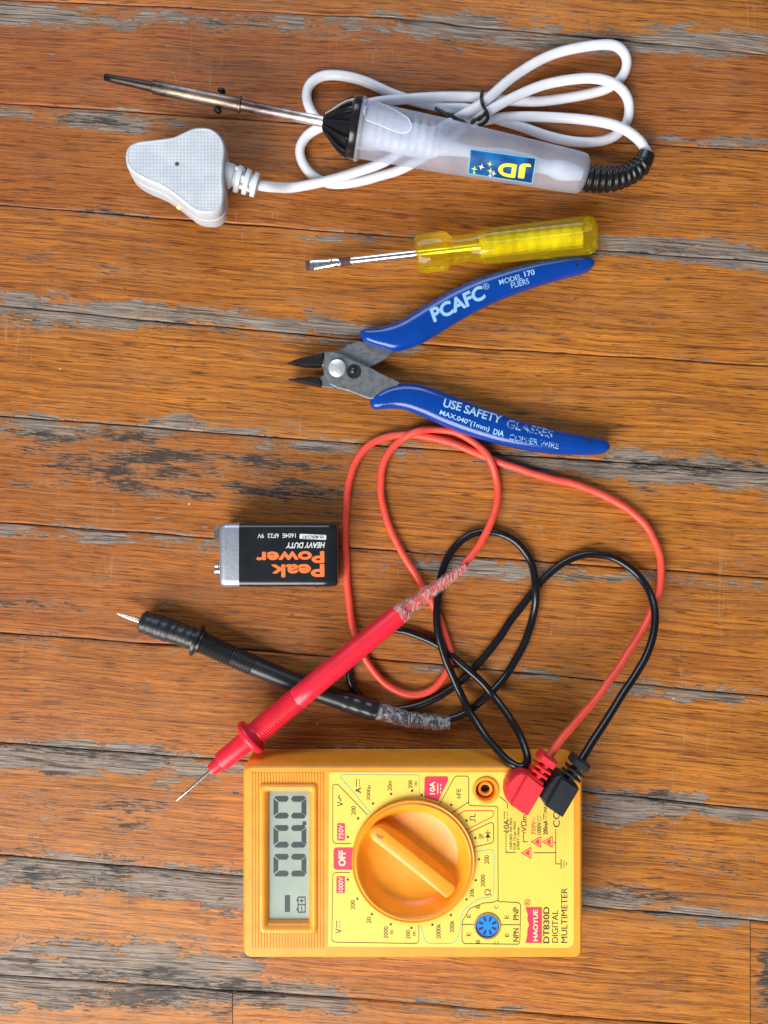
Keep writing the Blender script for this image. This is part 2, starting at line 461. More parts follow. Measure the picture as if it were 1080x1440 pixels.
    c = t.mix(t.math('MULTIPLY', t.smooth(b_, .69, .73), .55), c, (.24, .19, .15))
    bm_ = t.smooth(b_, .745, .79)
    c = t.mix(t.math('MULTIPLY', bm_, .88), c, (.028, .023, .021))
    # small dents, filled dark, everywhere
    dn = t.noise(st(.055, .19, loc=(3, 3, 0)), 1, 5, .62)
    dcl = t.noise(st(.008, .02, loc=(33, 3, 0)), 1, 2, .6)
    dm = t.smooth(t.math('ADD', dn, t.math('MULTIPLY', t.math('SUBTRACT', dcl, .5), .35)), .68, .70)
    c = t.mix(t.math('MULTIPLY', dm, .8), c, t.mix(t.smooth(blot, .45, .55), (.06, .052, .05), (.25, .22, .20)))
    # hairline scratches across the boards
    scn = t.n('TexCoord').outputs['Object']
    s1 = t.noise(t.mapping(scn, (.055 / S, .0011 / S, 1), rot=(0, 0, .08)), 1, 2, .4)
    s2 = t.noise(t.mapping(scn, (.02 / S, .0025 / S, 1), rot=(0, 0, -.5)), 1, 3, .5)
    sm = t.math('MAXIMUM', t.smooth(t.math('ABSOLUTE', t.math('SUBTRACT', s1, .5)), .0035, .0), t.smooth(t.math('ABSOLUTE', t.math('SUBTRACT', s2, .47)), .0018, .0))
    sm = t.math('MULTIPLY', sm, t.smooth(t.noise(t.mapping(scn, (.006 / S,) * 3), 1, 3), .5, .62))
    c = t.mix(t.math('MULTIPLY', sm, .4), c, (.42, .28, .18))
    # specks of dust
    vo = t.n('TexVoronoi', {'Vector': t.mapping(scn, (.022 / S, .022 / S, 0)), 'Scale': 1.0, 'Randomness': 1.0})
    sp = t.math('LESS_THAN', vo.outputs['Distance'], t.math('MULTIPLY', t.math('SUBTRACT', t.n('SeparateXYZ', {0: vo.outputs['Color']}).outputs[0], .80), .17))
    c = t.mix(sp, c, (.62, .56, .5))
    rough = t.math('ADD', t.math('MULTIPLY', wm, .16), t.math('ADD', .36, t.math('MULTIPLY', fine, .22)))
    h = t.math('ADD', t.math('MULTIPLY', g2, .5), t.math('MULTIPLY', t.math('MAXIMUM', wm, bm_), -1.5))
    h = t.math('SUBTRACT', h, t.math('MULTIPLY', dm, .8))
    h = t.math('ADD', h, t.math('MULTIPLY', t.noise(st(.02, .03), 1, 3), 1.2))
    h = t.math('SUBTRACT', h, t.math('MULTIPLY', t.math('MULTIPLY', t.smooth(fs, .56, .63), wm), .9))
    bsdf = t.n('BsdfPrincipled', {'Base Color': c, 'Roughness': rough, 'Normal': t.bump(h, .55, 1.6), 'Specular IOR Level': .3})
    m = t.fin(bsdf); me.materials.append(m)
    o = bpy.data.objects.new('floor', me); COL.objects.link(o); o['kind'] = 'structure'
    ms = MS(); P4 = [W(-760, -760), W(1840, -760), W(1840, 2200), W(-760, 2200)]
    ms.add([p + Vector((0, 0, -3.5)) for p in P4], [(0, 3, 2, 1)])
    g = make('subfloor', ms.data(), flat('dark_gap_dirt', (.022, .017, .014), .9), smooth=0); g['kind'] = 'structure'
build_floor()

# ================================================================== shared materials
M_ORANGE = plastic('orange_plastic', (.90, .35, .028), .38, .04, .06, .5, sss=.05, dirt=.10, dirtcol=(.35, .14, .03))
M_ORANGE2 = plastic('orange_knob_plastic', (.93, .35, .02), .36, .04, .06, .5, sss=.05, dirt=.12, dirtcol=(.40, .16, .03))
M_YEL = flat('yellow_label_film', (.93, .655, .10), .38)
M_INK = flat('black_ink', (.035, .03, .02), .5)
M_PINK = flat('pink_red_ink', (.82, .035, .09), .4)
M_TEAL = flat('teal_ink', (.13, .50, .42), .5)
M_WHITEINK = flat('cream_ink', (.93, .85, .5), .4)
M_BLKPL = plastic('black_plastic', (.014, .015, .017), .35, .1, .1, .4)
M_BLKCORD = plastic('black_rubber', (.006, .007, .010), .24, .1, .1, .3)
M_REDCORD = plastic('red_rubber', (.90, .085, .05), .4, .05, .06, .3, sss=.04)
M_REDPL = plastic('red_plastic', (.85, .018, .045), .36, .05, .06, .3, sss=.04)
M_REDPLUG = plastic('red_plug_plastic', (.82, .03, .045), .42, .06, .15, .5, sss=.04, dirt=.15)
M_BLUE = plastic('blue_vinyl', (.001, .048, .31), .17, .05, .05, .15)
M_WHITEPL = plastic('white_cable_vinyl', (.80, .81, .87), .36, .03, .05, .2, sss=.05)
M_STEEL = metal('tool_steel', (.22, .235, .25), .42, .6, (.10, .105, .11), .12, .55)
M_BRIGHT = metal('bright_steel', (.75, .75, .76), .22, .1)
def dark_hole(): return flat('dark_hole', (.008, .008, .008), .6)
M_HOLE = dark_hole()

def tape_mat(name, tint):
    t = NT(name); o = t.obj()
    n = t.noise(t.mapping(o, (.13, .04, .1), rot=(0, 0, .35)), 1, 2, .5, 1.6)
    f = t.smooth(n, .46, .56)
    tr = t.n('BsdfTransparent', {'Color': (.95, .94, .94)})
    p = t.n('BsdfPrincipled', {'Base Color': tint, 'Roughness': .12, 'Normal': t.bump(n, .7, 6.0), 'Specular IOR Level': .9})
    return t.fin(t.n('MixShader', {0: t.math('ADD', .14, t.math('MULTIPLY', f, .42)), 1: tr.outputs[0], 2: p.outputs[0]}))

def wrinkle(seed, amp):
    def fn(t, a):
        return 1 + amp * mnoise.noise(Vector((t * 14 + seed, math.cos(a + t * 9) * 1.1, math.sin(a + t * 9) * 1.1))) + amp * .5 * mnoise.noise(Vector((t * 50 + seed, math.cos(a) * 4, math.sin(a) * 4)))
    return fn

# ================================================================== MULTIMETER
ZT = 78.0
mm = start('multimeter', 'orange digital multimeter with yellow face and 00.0 display lying below the test leads', 'multimeter', (580, 1190))
ms = MS()
out = world2(round_poly(rect(342, 1072, 819, 1345), 15, 6), 70)
prism(ms, out, [(4, .3), (1, 3), (0, 8), (0, 8.5), (1.4, 9.3), (1.4, 10.3), (0, 11), (-.3, 66), (1.2, 73), (3.2, 77), (5.2, ZT)], cap1=False)
KN = (581, 1209)
k_hole = world2(circ(*KN, 84), ZT); lcd_hole = world2(rect(374, 1109, 437, 1299), ZT); s_hole = world2(circ(683, 1111, 15, 32), ZT); tr_hole = world2(circ(685.6, 1302, 16.5, 32), ZT)
plate(ms, [inset(out, 5.2), k_hole, lcd_hole, s_hole, tr_hole], ZT)
for H, zb in ((k_hole, 60), (lcd_hole, 68), (s_hole, 50), (tr_hole, 66)):
    rings(ms, [[Vector((x, y, ZT)) for x, y in H], [Vector((x, y, zb)) for x, y in H]], cap0=False, cap1=True)
# shade of the notches along the shell joint comes as dark blocks
case = make('case', ms.data(), M_ORANGE, mm, 40)
# dark brown blocks painted as the shade of notches low on the upper side wall
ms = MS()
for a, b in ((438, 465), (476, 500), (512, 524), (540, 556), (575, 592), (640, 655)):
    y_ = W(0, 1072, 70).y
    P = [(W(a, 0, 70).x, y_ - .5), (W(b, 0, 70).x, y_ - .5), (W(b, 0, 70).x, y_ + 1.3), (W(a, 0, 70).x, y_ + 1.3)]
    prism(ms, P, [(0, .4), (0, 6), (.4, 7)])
make('notch_shade', ms.data(), plastic('notch_shade_brown', (.16, .07, .02), .6), mm, 40)
# ribbed surround
ms = MS(); x = 353.0
while x < 455:
    segs = [(1087, 1333)] if (x < 363 or x > 447) else [(1087, 1104), (1311, 1333)]
    for a, b in segs:
        P = [W(x, a, ZT), W(x + 2.6, a, ZT), W(x + 2.6, b, ZT), W(x, b, ZT)]
        w = P[1].x - P[0].x
        R = [[P[0] + Vector((0, 0, -.2)), P[0] + Vector((w * .25, 0, 1.2)), P[0] + Vector((w * .75, 0, 1.2)), P[0] + Vector((w, 0, -.2))],
             [P[3] + Vector((0, 0, -.2)), P[3] + Vector((w * .25, 0, 1.2)), P[3] + Vector((w * .75, 0, 1.2)), P[3] + Vector((w, 0, -.2))]]
        rings(ms, R)
    x += 4.15
make('ribbed_surround', ms.data(), M_ORANGE, mm, 40)
# display
ms = MS()
def rr(x0, y0, x1, y1, r, z): return [Vector((a, b, z)) for a, b in world2(round_poly(rect(x0, y0, x1, y1), r, 5), ZT)]
rings(ms, [rr(364, 1101, 447, 1312, 6, ZT - .2), rr(365, 1102, 446, 1311, 6, 80.6), rr(368, 1105, 443, 1308, 6, 82), rr(372, 1109, 439, 1304, 6, 81.4), rr(377.5, 1113.5, 434, 1296, 2, 74.5), rr(378, 1114, 433.5, 1295.5, 1.5, 70)], cap0=False, cap1=False)
disp = make('display_frame', ms.data(), M_ORANGE, mm, 50)
lcdm = NT('lcd_glass'); o_ = lcdm.obj()
lc = lcdm.mix(lcdm.smooth(lcdm.noise(o_, .02, 2), .3, .7), (.30, .37, .31), (.36, .43, .365))
M_LCD = lcdm.fin(lcdm.n('BsdfPrincipled', {'Base Color': lc, 'Roughness': .3, 'Coat Weight': .25, 'Coat Roughness': .15}))
ms = MS(); P = [W(376, 1112, 72.5), W(435.5, 1112, 72.5), W(435.5, 1298, 72.5), W(376, 1298, 72.5)]
ms.add(P, [(0, 3, 2, 1)])
lcd = make('display', ms.data(), M_LCD, mm, 0)
ink = Ink()
def seg7(y0, y1):
    xa, xb = 384.5, 430.5; xm = (xa + xb) / 2; w = 6.5; g = .9; sk = 1.5
    # top and bottom strokes of the digit run along y ; four uprights run along x
    ink.poly([(xa, y0 + 3.4), (xa + 3, y0 + 6.5), (xa + w, y0 + 8.5), (xa + w, y1 - 8.5), (xa, y1 - 4)])
    ink.poly([(xb, y0 + 4), (xb - w, y0 + 8.5), (xb - w, y1 - 8.5), (xb, y1 - 4)])
    ink.poly([(xa + 1, y0 + 1.5), (xa + 4, y0), (xm - 4, y0), (xm - 1.5, y0 + 3.5), (xm - 4.5, y0 + 7.5), (xa + w + 1.3, y0 + 7.5)])
    ink.poly([(xm + 1.5, y0 + 3.5), (xm + 4.5, y0), (xb - 3, y0), (xb - .8, y0 + 3), (xb - w - .8, y0 + 7.5), (xm + 4.5, y0 + 7.5)])
    ink.poly([(xa + w + 1.3, y1 - 7.5), (xm - 4.5, y1 - 7.5), (xm - 1.5, y1 - 3.5), (xm - 4, y1), (xa + 4, y1), (xa + 1, y1 - 2)])
    ink.poly([(xm + 4.5, y1 - 7.5), (xb - w - .8, y1 - 7.5), (xb - .8, y1 - 3), (xb - 3, y1), (xm + 4, y1), (xm + 1.5, y1 - 3.5)])
for y0 in (1120, 1161, 1201.5): seg7(y0, y0 + 31)
ink.poly(rect(425.5, 1155.5, 430.5, 1160.5))
ink.poly(rect(400.5, 1259.5, 407.5, 1282.5))
ink.line([(419, 1262), (429, 1262), (429, 1283), (419, 1283)], 1.1, closed=True); ink.line([(417, 1266), (419, 1266)], 3); ink.line([(417, 1279), (419, 1279)], 3)
ink.line([(424, 1264), (424, 1270)], 1); ink.line([(421, 1267), (427, 1267)], 1); ink.line([(424, 1275), (424, 1281)], 1); ink.line([(419, 1272.5), (429, 1272.5)], 1)
make('display_digits', ink.flat(73.0), flat('lcd_segments', (.028, .04, .045), .4), lcd, 0)
# face label
ZL = ZT + .45
ms = MS(); lo = world2(round_poly([(463, 1086, 2), (807, 1086, 9), (807, 1333, 12), (461.5, 1331, 2)], 2, 5), ZL)
lholes = [world2(circ(*KN, 86.5), ZL), world2(circ(683, 1111, 19, 32), ZL), world2(circ(685.6, 1302, 19, 32), ZL)]
plate(ms, [lo] + lholes, ZL)
rings(ms, [[Vector((x, y, ZL)) for x, y in lo], [Vector((x, y, ZT - .1)) for x, y in lo]], cap0=False, cap1=False)
label = make('face_label', ms.data(), M_YEL, mm, 0)
ink = Ink(); red = Ink(); teal = Ink(); cream = Ink()
T = ink.text
T('V', 478.5, 1131, 6.5, 9); ink.line([(478, 1118.5), (475.5, 1120.5), (477, 1123), (480, 1124.5), (478, 1127)], 1.3, r=1.5)
T('A', 503.5, 1111.5, 8, 8.5, bold=.02); ink.dc(501, 1101, 11, 4.5)
T('2000µ', 518.6, 1115, 21, 6.2); T('20m', 548, 1105, 14, 6.2); T('200', 577, 1103, 11.5, 6); T('m', 585, 1102, 5.5, 4)
T('200', 497, 1140, 12, 6.4); T('200', 496, 1272.6, 13, 6.4); T('20', 518.6, 1294, 8.5, 6.4)
T('2000', 542.5, 1311.5, 17, 6.2); T('m', 551, 1311, 5.5, 4); T('200', 573.6, 1314.5, 12, 6.2); T('m', 582.5, 1313, 5.5, 4)
T('V', 476, 1309.5, 7, 9); ink.dc(473.5, 1300, 10, 4.5)
T('2000k', 616.5, 1309.7, 21, 6.4); T('200k', 635.5, 1303, 17, 6.4); T('20k', 663.4, 1255.5, 12.5, 6.2); T('2000', 679, 1238.6, 17, 6.4); T('200', 684.3, 1209, 12, 6.6)
T('Ω', 685.6, 1255, 9, 8.5); T('hFE', 645, 1116, 13.5, 6.2)
for a, b in ((503.5, 1151), (489, 1177), (524.5, 1130), (550, 1116.5), (579.5, 1112), (489, 1237), (502.5, 1264), (523, 1285.5), (549.5, 1300), (578.5, 1305),
             (634.5, 1132), (656, 1154), (668.5, 1178.5), (673.5, 1208.5), (669, 1238), (656, 1265), (634, 1287), (608, 1300.5), (593, 1118)):
    ink.dot(a, b, 1.7)
R6 = 5
ink.line([(494, 1186.5), (468, 1186.5), (468, 1103), (475, 1103), (516.5, 1146)], .9, r=6)
ink.line([(493, 1227), (468, 1227), (466.5, 1325), (589, 1327), (589, 1300)], .9, r=6)
teal.line([(521, 1143), (478, 1092), (481, 1089.5), (588, 1090), (590, 1093), (590, 1122)], 1.1, r=5)
teal.line([(592, 1301), (598, 1327), (640, 1327), (646, 1310), (651, 1280), (672, 1264), (694, 1261), (695, 1194), (667, 1198)], 1.1, r=8)
ink.line([(618, 1131), (640, 1091.5), (659, 1091.5), (659, 1133), (700, 1134), (700.5, 1268), (705, 1268.5)], .95, r=4)
ink.line([(634, 1144), (659, 1128)], .95)
red.line([(644, 1147), (653, 1140), (694, 1140), (694, 1148), (656, 1167)], .95, r=4)
ink.line([(660, 1171), (690, 1156.5), (694, 1158), (694, 1185), (666, 1191.5)], .95, r=4)
# square wave, buzzer and diode marks
ink.line([(668, 1157), (668, 1153), (661, 1153), (661, 1148.5), (668, 1148.5), (668, 1144)], 1.1)
for k, rr_ in enumerate((2.0, 4.2, 6.4)):
    ink.line([(673.5 + rr_ * math.cos(a), 1179.5 - rr_ * math.sin(a)) for a in (math.radians(q) for q in range(0, 91, 15))], .9)
ink.line([(686, 1167), (686, 1184)], 1); ink.poly([(682, 1178), (690, 1178), (686, 1172)]); ink.line([(682, 1171.5), (690, 1171.5)], 1.1)
# 10 A socket wiring, ratings
ink.line([(702, 1120), (713.5, 1129), (713.5, 1137)], .95); T('10A', 712, 1161, 17, 8, bold=.01); ink.dc(709, 1146.5, 11, 4.2)
ink.line([(714.5, 1171), (711.5, 1171), (711.5, 1199), (725, 1199)], .95)
T('UNFUSED 10A MAX', 718.3, 1172, 44, 3.8); T('FOR 10 sec MAX', 723.6, 1175, 40, 3.8); T('EVERY 15min', 728.6, 1179, 31, 3.8)
T('VΩmA', 736.5, 1153.5, 33, 8); ink.line([(742, 1170.5), (736, 1170.5), (736, 1184), (742, 1184)][1:], .95); ink.line([(736, 1171), (739, 1171)], .95)
red.text('750V~', 750.2, 1162, 23, 6.2); T('1000V', 758, 1165, 17, 5.8); ink.dc(756.5, 1151.5, 8, 3.5, .8); T('200mA', 767, 1164, 20, 6.2, bold=.012); ink.dc(764.5, 1148.5, 8, 3.2, 1); T('MAX', 767, 1136, 13, 5)
T('COM', 782.5, 1146, 35, 9.2)
ink.line([(781.5, 1166), (781.5, 1215), (788, 1215)], .95); ink.line([(750.5, 1199.3), (781.5, 1199.3)], .95); ink.line([(778, 1185), (781.5, 1185)], .95)
ink.line([(789, 1208), (789, 1221.5)], 1.2); ink.line([(793, 1210), (793, 1220)], 1); ink.line([(796.5, 1212.5), (796.5, 1217)], 1)
for a, b in ((754.5, 1184), (770.5, 1184), (740.5, 1199.5)):
    red.line([(a - 7, b), (a + 6, b - 7.5), (a + 6, b + 7.5)], 1.1, closed=True)
    red.poly([(a - 3, b), (a + 4, b - 4.5), (a + 4, b + 4.5)])
# transistor socket box
ink.line([(705, 1268), (730, 1269.5), (732, 1273), (731, 1325), (729, 1328), (652, 1327), (649.5, 1322), (650, 1296), (660, 1278), (680, 1270), (694, 1269), (700.5, 1266)], .95, r=3)
ink.line([(650, 1300), (667, 1300)], .95); ink.line([(704, 1300.5), (732, 1300.5)], .95)
for s_, a, b in (('B', 672, 1275), ('C', 698, 1275.5), ('E', 659, 1288), ('E', 712.5, 1289.5), ('E', 659, 1314), ('E', 713, 1315), ('B', 672, 1324.5), ('C', 698, 1326)): T(s_, a, b, 5, 5.6)
T('PNP', 725.5, 1285, 18, 8, bold=.01); T('NPN', 725.5, 1315, 18.5, 8, bold=.01)
# maker's flag and title
red.text('®', 741.6, 1269.3, 9, 9)
T('DT830D', 768.2, 1301, 51, 8.8, bold=.016); T('DIGITAL', 780.5, 1303, 45.5, 8.6); T('MULTIMETER', 793.5, 1287.5, 77, 8.8)
for P, args, dcp in (([(739, 1276), (762, 1276), (762, 1326), (739, 1326), (741.5, 1315), (741.5, 1308), (744, 1300), (741.5, 1294), (742, 1286)], ('HAOYUE', 753, 1301.3, 44, 6.6, (0, -1), .02), None),
        (round_poly(rect(474, 1158, 485, 1182), 1.5, 3), ('750V', 479.6, 1170, 20, 6.6), None),
        (round_poly(rect(473, 1232.5, 485, 1256), 1.5, 3), ('1000V', 479.2, 1244, 21, 6.6), None),
        (round_poly([(469, 1192, 5), (497, 1192, 0), (494.6, 1208, 0), (497, 1223, 0), (469, 1223, 5)], 5, 4), ('OFF', 481, 1207, 22, 10, (0, -1), .035), None),
        (round_poly([(597, 1092, 4), (630, 1092, 4), (630, 1098, 2), (616, 1126.5, 1), (596.5, 1121, 1)], 3, 4), ('10A', 608, 1108, 18, 7.5, (0, -1), .02), (615.5, 1109))):
    bd = Ink(); bd.poly(P); make('red_badge', bd.flat(ZL + .36), M_PINK, label, 0)
    bd = Ink(); bd.text(*args)
    if dcp: bd.dc(*dcp, 14, 4.2, 1.2)
    make('badge_lettering', bd.flat(ZL + .55), M_WHITEINK, label, 0)
make('black_lettering', ink.flat(ZL + .25), M_INK, label, 0)
make('teal_lines', teal.flat(ZL + .2), M_TEAL, label, 0)
make('red_lettering', red.flat(ZL + .32), M_PINK, label, 0)
# selector knob
ms = MS(); kc = W(*KN, ZT)
def kr(r, z, n=72): return [Vector((kc.x + r * math.cos(2 * math.pi * k / n), kc.y + r * math.sin(2 * math.pi * k / n), z)) for k in range(n)]
f_ = 1 - ZT / D
KP = [(80, 62), (80, 79), (80.2, 82), (80.6, 84.2), (79.6, 85.6), (78.2, 85.2), (77.6, 84.4), (76.6, 85.8), (75, 86.6), (73, 85.6), (70.5, 81), (66, 73), (61.5, 66.5), (57, 64.3), (30, 64), (5, 64)]
rings(ms, [kr(a * 1.0, z) for a, z in KP])
knob = make('selector_knob', ms.data(), M_ORANGE2, mm, 50)
# grip ridge
ms = MS()
a0, a1 = Vector((532, 1173)), Vector((633, 1253)); d = (a1 - a0).normalized(); nn = Vector((-d.y, d.x))
def ridge(hw, ext, z):
    pts = []
    for k in range(9):
        an = math.pi / 2 + math.pi * k / 8; pts.append(a0 + d * (math.cos(an) * (hw + ext)) + nn * math.sin(an) * hw)
    for k in range(9):
        an = -math.pi / 2 + math.pi * k / 8; q = a1 + d * (math.cos(an) * (hw * .5 + ext)) + nn * math.sin(an) * hw; pts.append(q)
    return [W(p.x, p.y, 84).xy.to_3d() + Vector((0, 0, z)) for p in pts]
rings(ms, [ridge(15.5, 1.5, 63.8), ridge(14, .5, 68), ridge(12, -.5, 82), ridge(11, -1.2, 85), ridge(9, -2.5, 86)])
grip = make('grip_ridge', ms.data(), M_ORANGE2, knob, 45)
ink = Ink(); ink.line([(529.5, 1173.5), (538.5, 1177.5), (534.5, 1181)], 1.1, closed=True); ink.poly([(534, 1176.5), (537.5, 1178), (535, 1179.5)])
make('pointer_arrow', ink.flat(86.5), worn_print('scuffed_purple_ink', (.28, .09, .12), .42), knob, 0)
# sockets
ms = MS(); c0 = W(683, 1111, ZT)
def cr(r, z, c=c0, n=36): return [Vector((c.x + r * math.cos(2 * math.pi * k / n), c.y + r * math.sin(2 * math.pi * k / n), z)) for k in range(n)]
rings(ms, [cr(17.6, ZT), cr(17.4, 80.2), cr(16.2, 80.8), cr(13.6, 80.4), cr(12.6, 76), cr(12.4, 66), cr(9.6, 66), cr(9.4, 74), cr(8, 74.6), cr(6.2, 74), cr(6, 60)], cap0=False)
sk = make('input_socket', ms.data(), M_ORANGE2, mm, 45)
ms = MS(); rings(ms, [cr(6.0, 67), cr(5, 67)], cap0=False); make('socket_hole', ms.data(), M_HOLE, sk, 0)
ms = MS(); c1 = W(685.6, 1302, ZT)
rings(ms, [cr(17.6, ZT - 1, c1), cr(17.4, 79.6, c1), cr(16.2, 79.9, c1), cr(15.2, 79, c1), cr(15.1, 70, c1)], cap0=False, cap1=False)
ts_ = make('transistor_socket', ms.data(), plastic('dull_tan_ring', (.42, .26, .09), .5), mm, 45)
ms = MS(); rings(ms, [cr(14.6, 66, c1), cr(14.6, 77, c1), cr(14.0, 77.8, c1)])
make('blue_insert', ms.data(), plastic('bright_blue_plastic', (.01, .22, .72), .35), ts_, 45)
ink = Ink()
for k in range(8):
    an = 2 * math.pi * (k + .5) / 8; c, s_ = math.cos(an), math.sin(an)
    ink.poly([(685.6 + c * 6.5 - s_ * 1.1, 1302 + s_ * 6.5 + c * 1.1), (685.6 + c * 6.5 + s_ * 1.1, 1302 + s_ * 6.5 - c * 1.1), (685.6 + c * 13 + s_ * 1.8, 1302 + s_ * 13 - c * 1.8), (685.6 + c * 13 - s_ * 1.8, 1302 + s_ * 13 + c * 1.8)])
make('contact_slots', ink.flat(78.1), flat('blue_black_slot', (.006, .02, .07), .6), ts_, 0)

# ================================================================== TEST LEADS
def cord(zp, ox, oy, sc_, smooth=5, step=3.5):
    P = [W(ox + a / sc_, oy + b / sc_, c) for a, b, c in zp]
    Q = relax(catmull(P, step), smooth)
    return [p + Vector((mnoise.noise(p * .035), mnoise.noise(p * .035 + Vector((9, 9, 9))), 0)) * 1.1 for p in Q]
# the cords are measured on an enlarged plan: origin (470,590), 2.25 to one
RED = [(405,465,24),(450,410,18),(490,340,15.5),(515,260,8),(515,190,6),(490,120,14),(440,70,8),(380,40,6),(310,30,6),(260,38,12),(210,65,6),(165,115,5.5),(148,180,5.5),(150,250,5.5),(175,340,5.5),(220,430,5.5),(275,520,5.5),(320,600,5.5),(350,680,5.5),(370,750,5.5),(352,810,7),(310,855,6),(260,872,6),(200,860,6),(140,815,6),(95,750,6),(60,660,6),(45,560,5.5),(38,460,5.5),(35,350,5.5),(40,250,5.5),(60,150,5.5),(105,85,5.5),(170,55,5.5),(240,48,6),(320,60,5.5),(400,85,5.5),(460,110,5.5),(510,130,5.5),(580,155,5.5),(660,180,5.5),(760,205,5.5),(850,240,6),(930,285,6),(990,340,7),(1025,410,9),(1035,480,12),(1022,560,18),(980,655,30),(915,760,48),(850,855,66),(780,940,84),(720,1010,98),(672,1076,106)]
BLK = [(345,955,13),(420,925,11),(490,870,15),(550,800,6),(600,710,6),(630,620,7),(638,540,15),(625,460,7),(590,400,6),(540,365,6),(490,355,6),(430,365,6),(380,405,5.5),(345,470,5.5),(328,560,9),(326,650,16),(342,730,17),(370,800,17),(410,890,20),(460,975,38),(520,1050,66),(568,1093,84),(598,1104,85),(612,1080,86),(600,1030,74),(560,950,44),(500,870,17),(440,805,16),(380,755,8),(330,715,6),(280,690,6),(220,668,6),(165,664,6),(110,690,6),(62,745,6),(46,795,6),(62,855,6),(110,900,6),(180,918,6),(260,905,6),(340,870,8),(420,810,7),(500,720,6),(570,620,6),(640,530,6),(700,470,6),(760,435,6),(830,425,6),(900,445,7),(960,490,10),(1000,550,20),(1016,620,34),(1006,695,44),(975,770,54),(915,865,68),(860,950,84),(810,1030,98),(776,1086,106)]

def boot(ms, pts, cx, cy, col0):
    pass
# ---- red lead
rl = start('test_lead', 'red test lead with needle probe and clear taped end, plugged into the multimeter', 'test lead', (430, 960), 'test leads plugged into the multimeter')
ms = MS(); tube(ms, cord(RED, 470, 590, 2.25), 5.2, 14)
make('cord', ms.data(), M_REDCORD, rl, 80)
def PZ(x, y): return 60 - (x - 248) * .065
p_tip = W(248, 1126, PZ(248, 0)); p_b0 = W(297, 1083, PZ(297, 0)); p_b1 = W(567, 859, PZ(567, 0))
ms = MS(); lathe(ms, p_tip, p_b0 + (p_b0 - p_tip) * .1, [(0, .25), (.06, 1.3), (.35, 2.1), (1, 2.4)], 16)
make('needle', ms.data(), M_BRIGHT, rl, 50)
L = (p_b1 - p_b0).length
def u(px_): return (px_ - 297) / (567 - 297)
prof = [(0, 7.5), (.012, 8.5), (.045, 9), (.048, 12), (.06, 13.4), (.17, 13.8), (u(345), 14), (u(347), 20), (u(349), 24.5), (u(352), 25.6), (u(355), 24.5), (u(357), 17), (u(361), 15)]
a = u(362); k = 0
while a < u(414):
    prof += [(a, 15.8), (a + .005, 15.9), (a + .007, 15.1), (a + .0085, 15.1)]; a += .0095
prof += [(u(416), 15.6), (u(440), 15.6), (u(500), 15), (u(560), 14.2), (1, 13.6), (1.004, 11)]
ms = MS(); lathe(ms, p_b0, p_b1, prof, 48)
make('probe_handle', ms.data(), M_REDPL, rl, 50)
ms = MS(); pe = W(655, 796, 26)
lathe(ms, p_b0.lerp(p_b1, .975), p_b1 + (pe - p_b1) * 0.02, [(0, 14.3), (1, 14.2)], 32); 
lathe(ms, p_b1, pe, [(i / 40, 12.6 - 6 * (i / 40) ** .9) for i in range(41)], 40, fn=wrinkle(3, .14))
make('tape_wrap', ms.data(), tape_mat('clear_tape_reddish', (.66, .50, .48)), rl, 60)
ms = MS(); lathe(ms, p_b1, pe, [(0, 8.6), (.5, 7), (1, 5)], 20)
make('cord_end', ms.data(), M_REDCORD, rl, 60)
# ---- black lead
bl = start('test_lead', 'black test lead with tape bound probe and crumpled clear tape, plugged into the multimeter', 'test lead', (360, 940), 'test leads plugged into the multimeter')
ms = MS(); tube(ms, cord(BLK, 470, 590, 2.25), 5.3, 14)
make('cord', ms.data(), M_BLKCORD, bl, 80)
AX = [W(198, 873, 19), W(268, 897, 18), W(345, 931, 17), (W(440, 970, 16)), W(530, 1000, 15)]
AXs = catmull(AX, 1.6)
def axis_tube(ms, t0, t1, rf, seg=32):
    n = len(AXs); i0, i1 = int(t0 * (n - 1)), int(t1 * (n - 1))
    tube(ms, AXs[i0:i1 + 1], rf, seg)
ms = MS(); tp = W(163, 862, 24); b0 = W(204, 876, 20)
lathe(ms, tp, b0, [(0, .3), (.12, 2), (.5, 3.2), (1, 3.6)], 14)
make('needle', ms.data(), metal('worn_needle', (.7, .68, .63), .3, .35), bl, 50)
ms = MS()
axis_tube(ms, 0, .215, lambda t: (12 if t < .03 else 15.5) + .9 * math.sin(t * 40) * .5 + (1.2 if .25 < t < .6 else 0))
make('tape_binding', ms.data(), plastic('black_insulating_tape', (.016, .017, .02), .38, .1, .5, .12), bl, 50)
ms = MS()
def g1_(t):
    if t < .045: return 14.5
    if t < .05: return 19
    if t < .066: return 22.5
    if t < .07: return 19
    if t < .085: return 16
    if t < .36: return 14.3 + .75 * math.sin(t * 420)
    return 14.3 - 1.2 * t + (.0)
AXs_full = AXs
AXs = catmull(AX, .7)
axis_tube(ms, .19, 1.0, g1_, 40)
make('probe_handle', ms.data(), M_BLKPL, bl, 50)
ms = MS(); axis_tube(ms, .86, .995, lambda t: 14.7 + .35 * math.sin(t * 17), 32)
make('tape_band', ms.data(), plastic('glossy_black_tape', (.02, .021, .024), .25, .1, .12, .12), bl, 50)
ms = MS(); e0 = W(529, 1000, 15); e1 = W(580, 1012, 14); e2 = W(632, 1017, 13)
P = catmull([e0, e1, e2], 1.5); base_f = wrinkle(11, .2)
n = len(P); R = []
for i, p in enumerate(P):
    dd = (P[min(i + 1, n - 1)] - P[max(i - 1, 0)]).normalized(); a = dd.cross(Vector((0, 0, 1))).normalized(); b = dd.cross(a); t = i / (n - 1)
    R.append([p + a * math.cos(q) * (11.5 - 1.5 * t) * base_f(t, q) + b * math.sin(q) * (10.5 - 2 * t) * base_f(t, q) for q in (2 * math.pi * k / 36 for k in range(36))])
rings(ms, R)
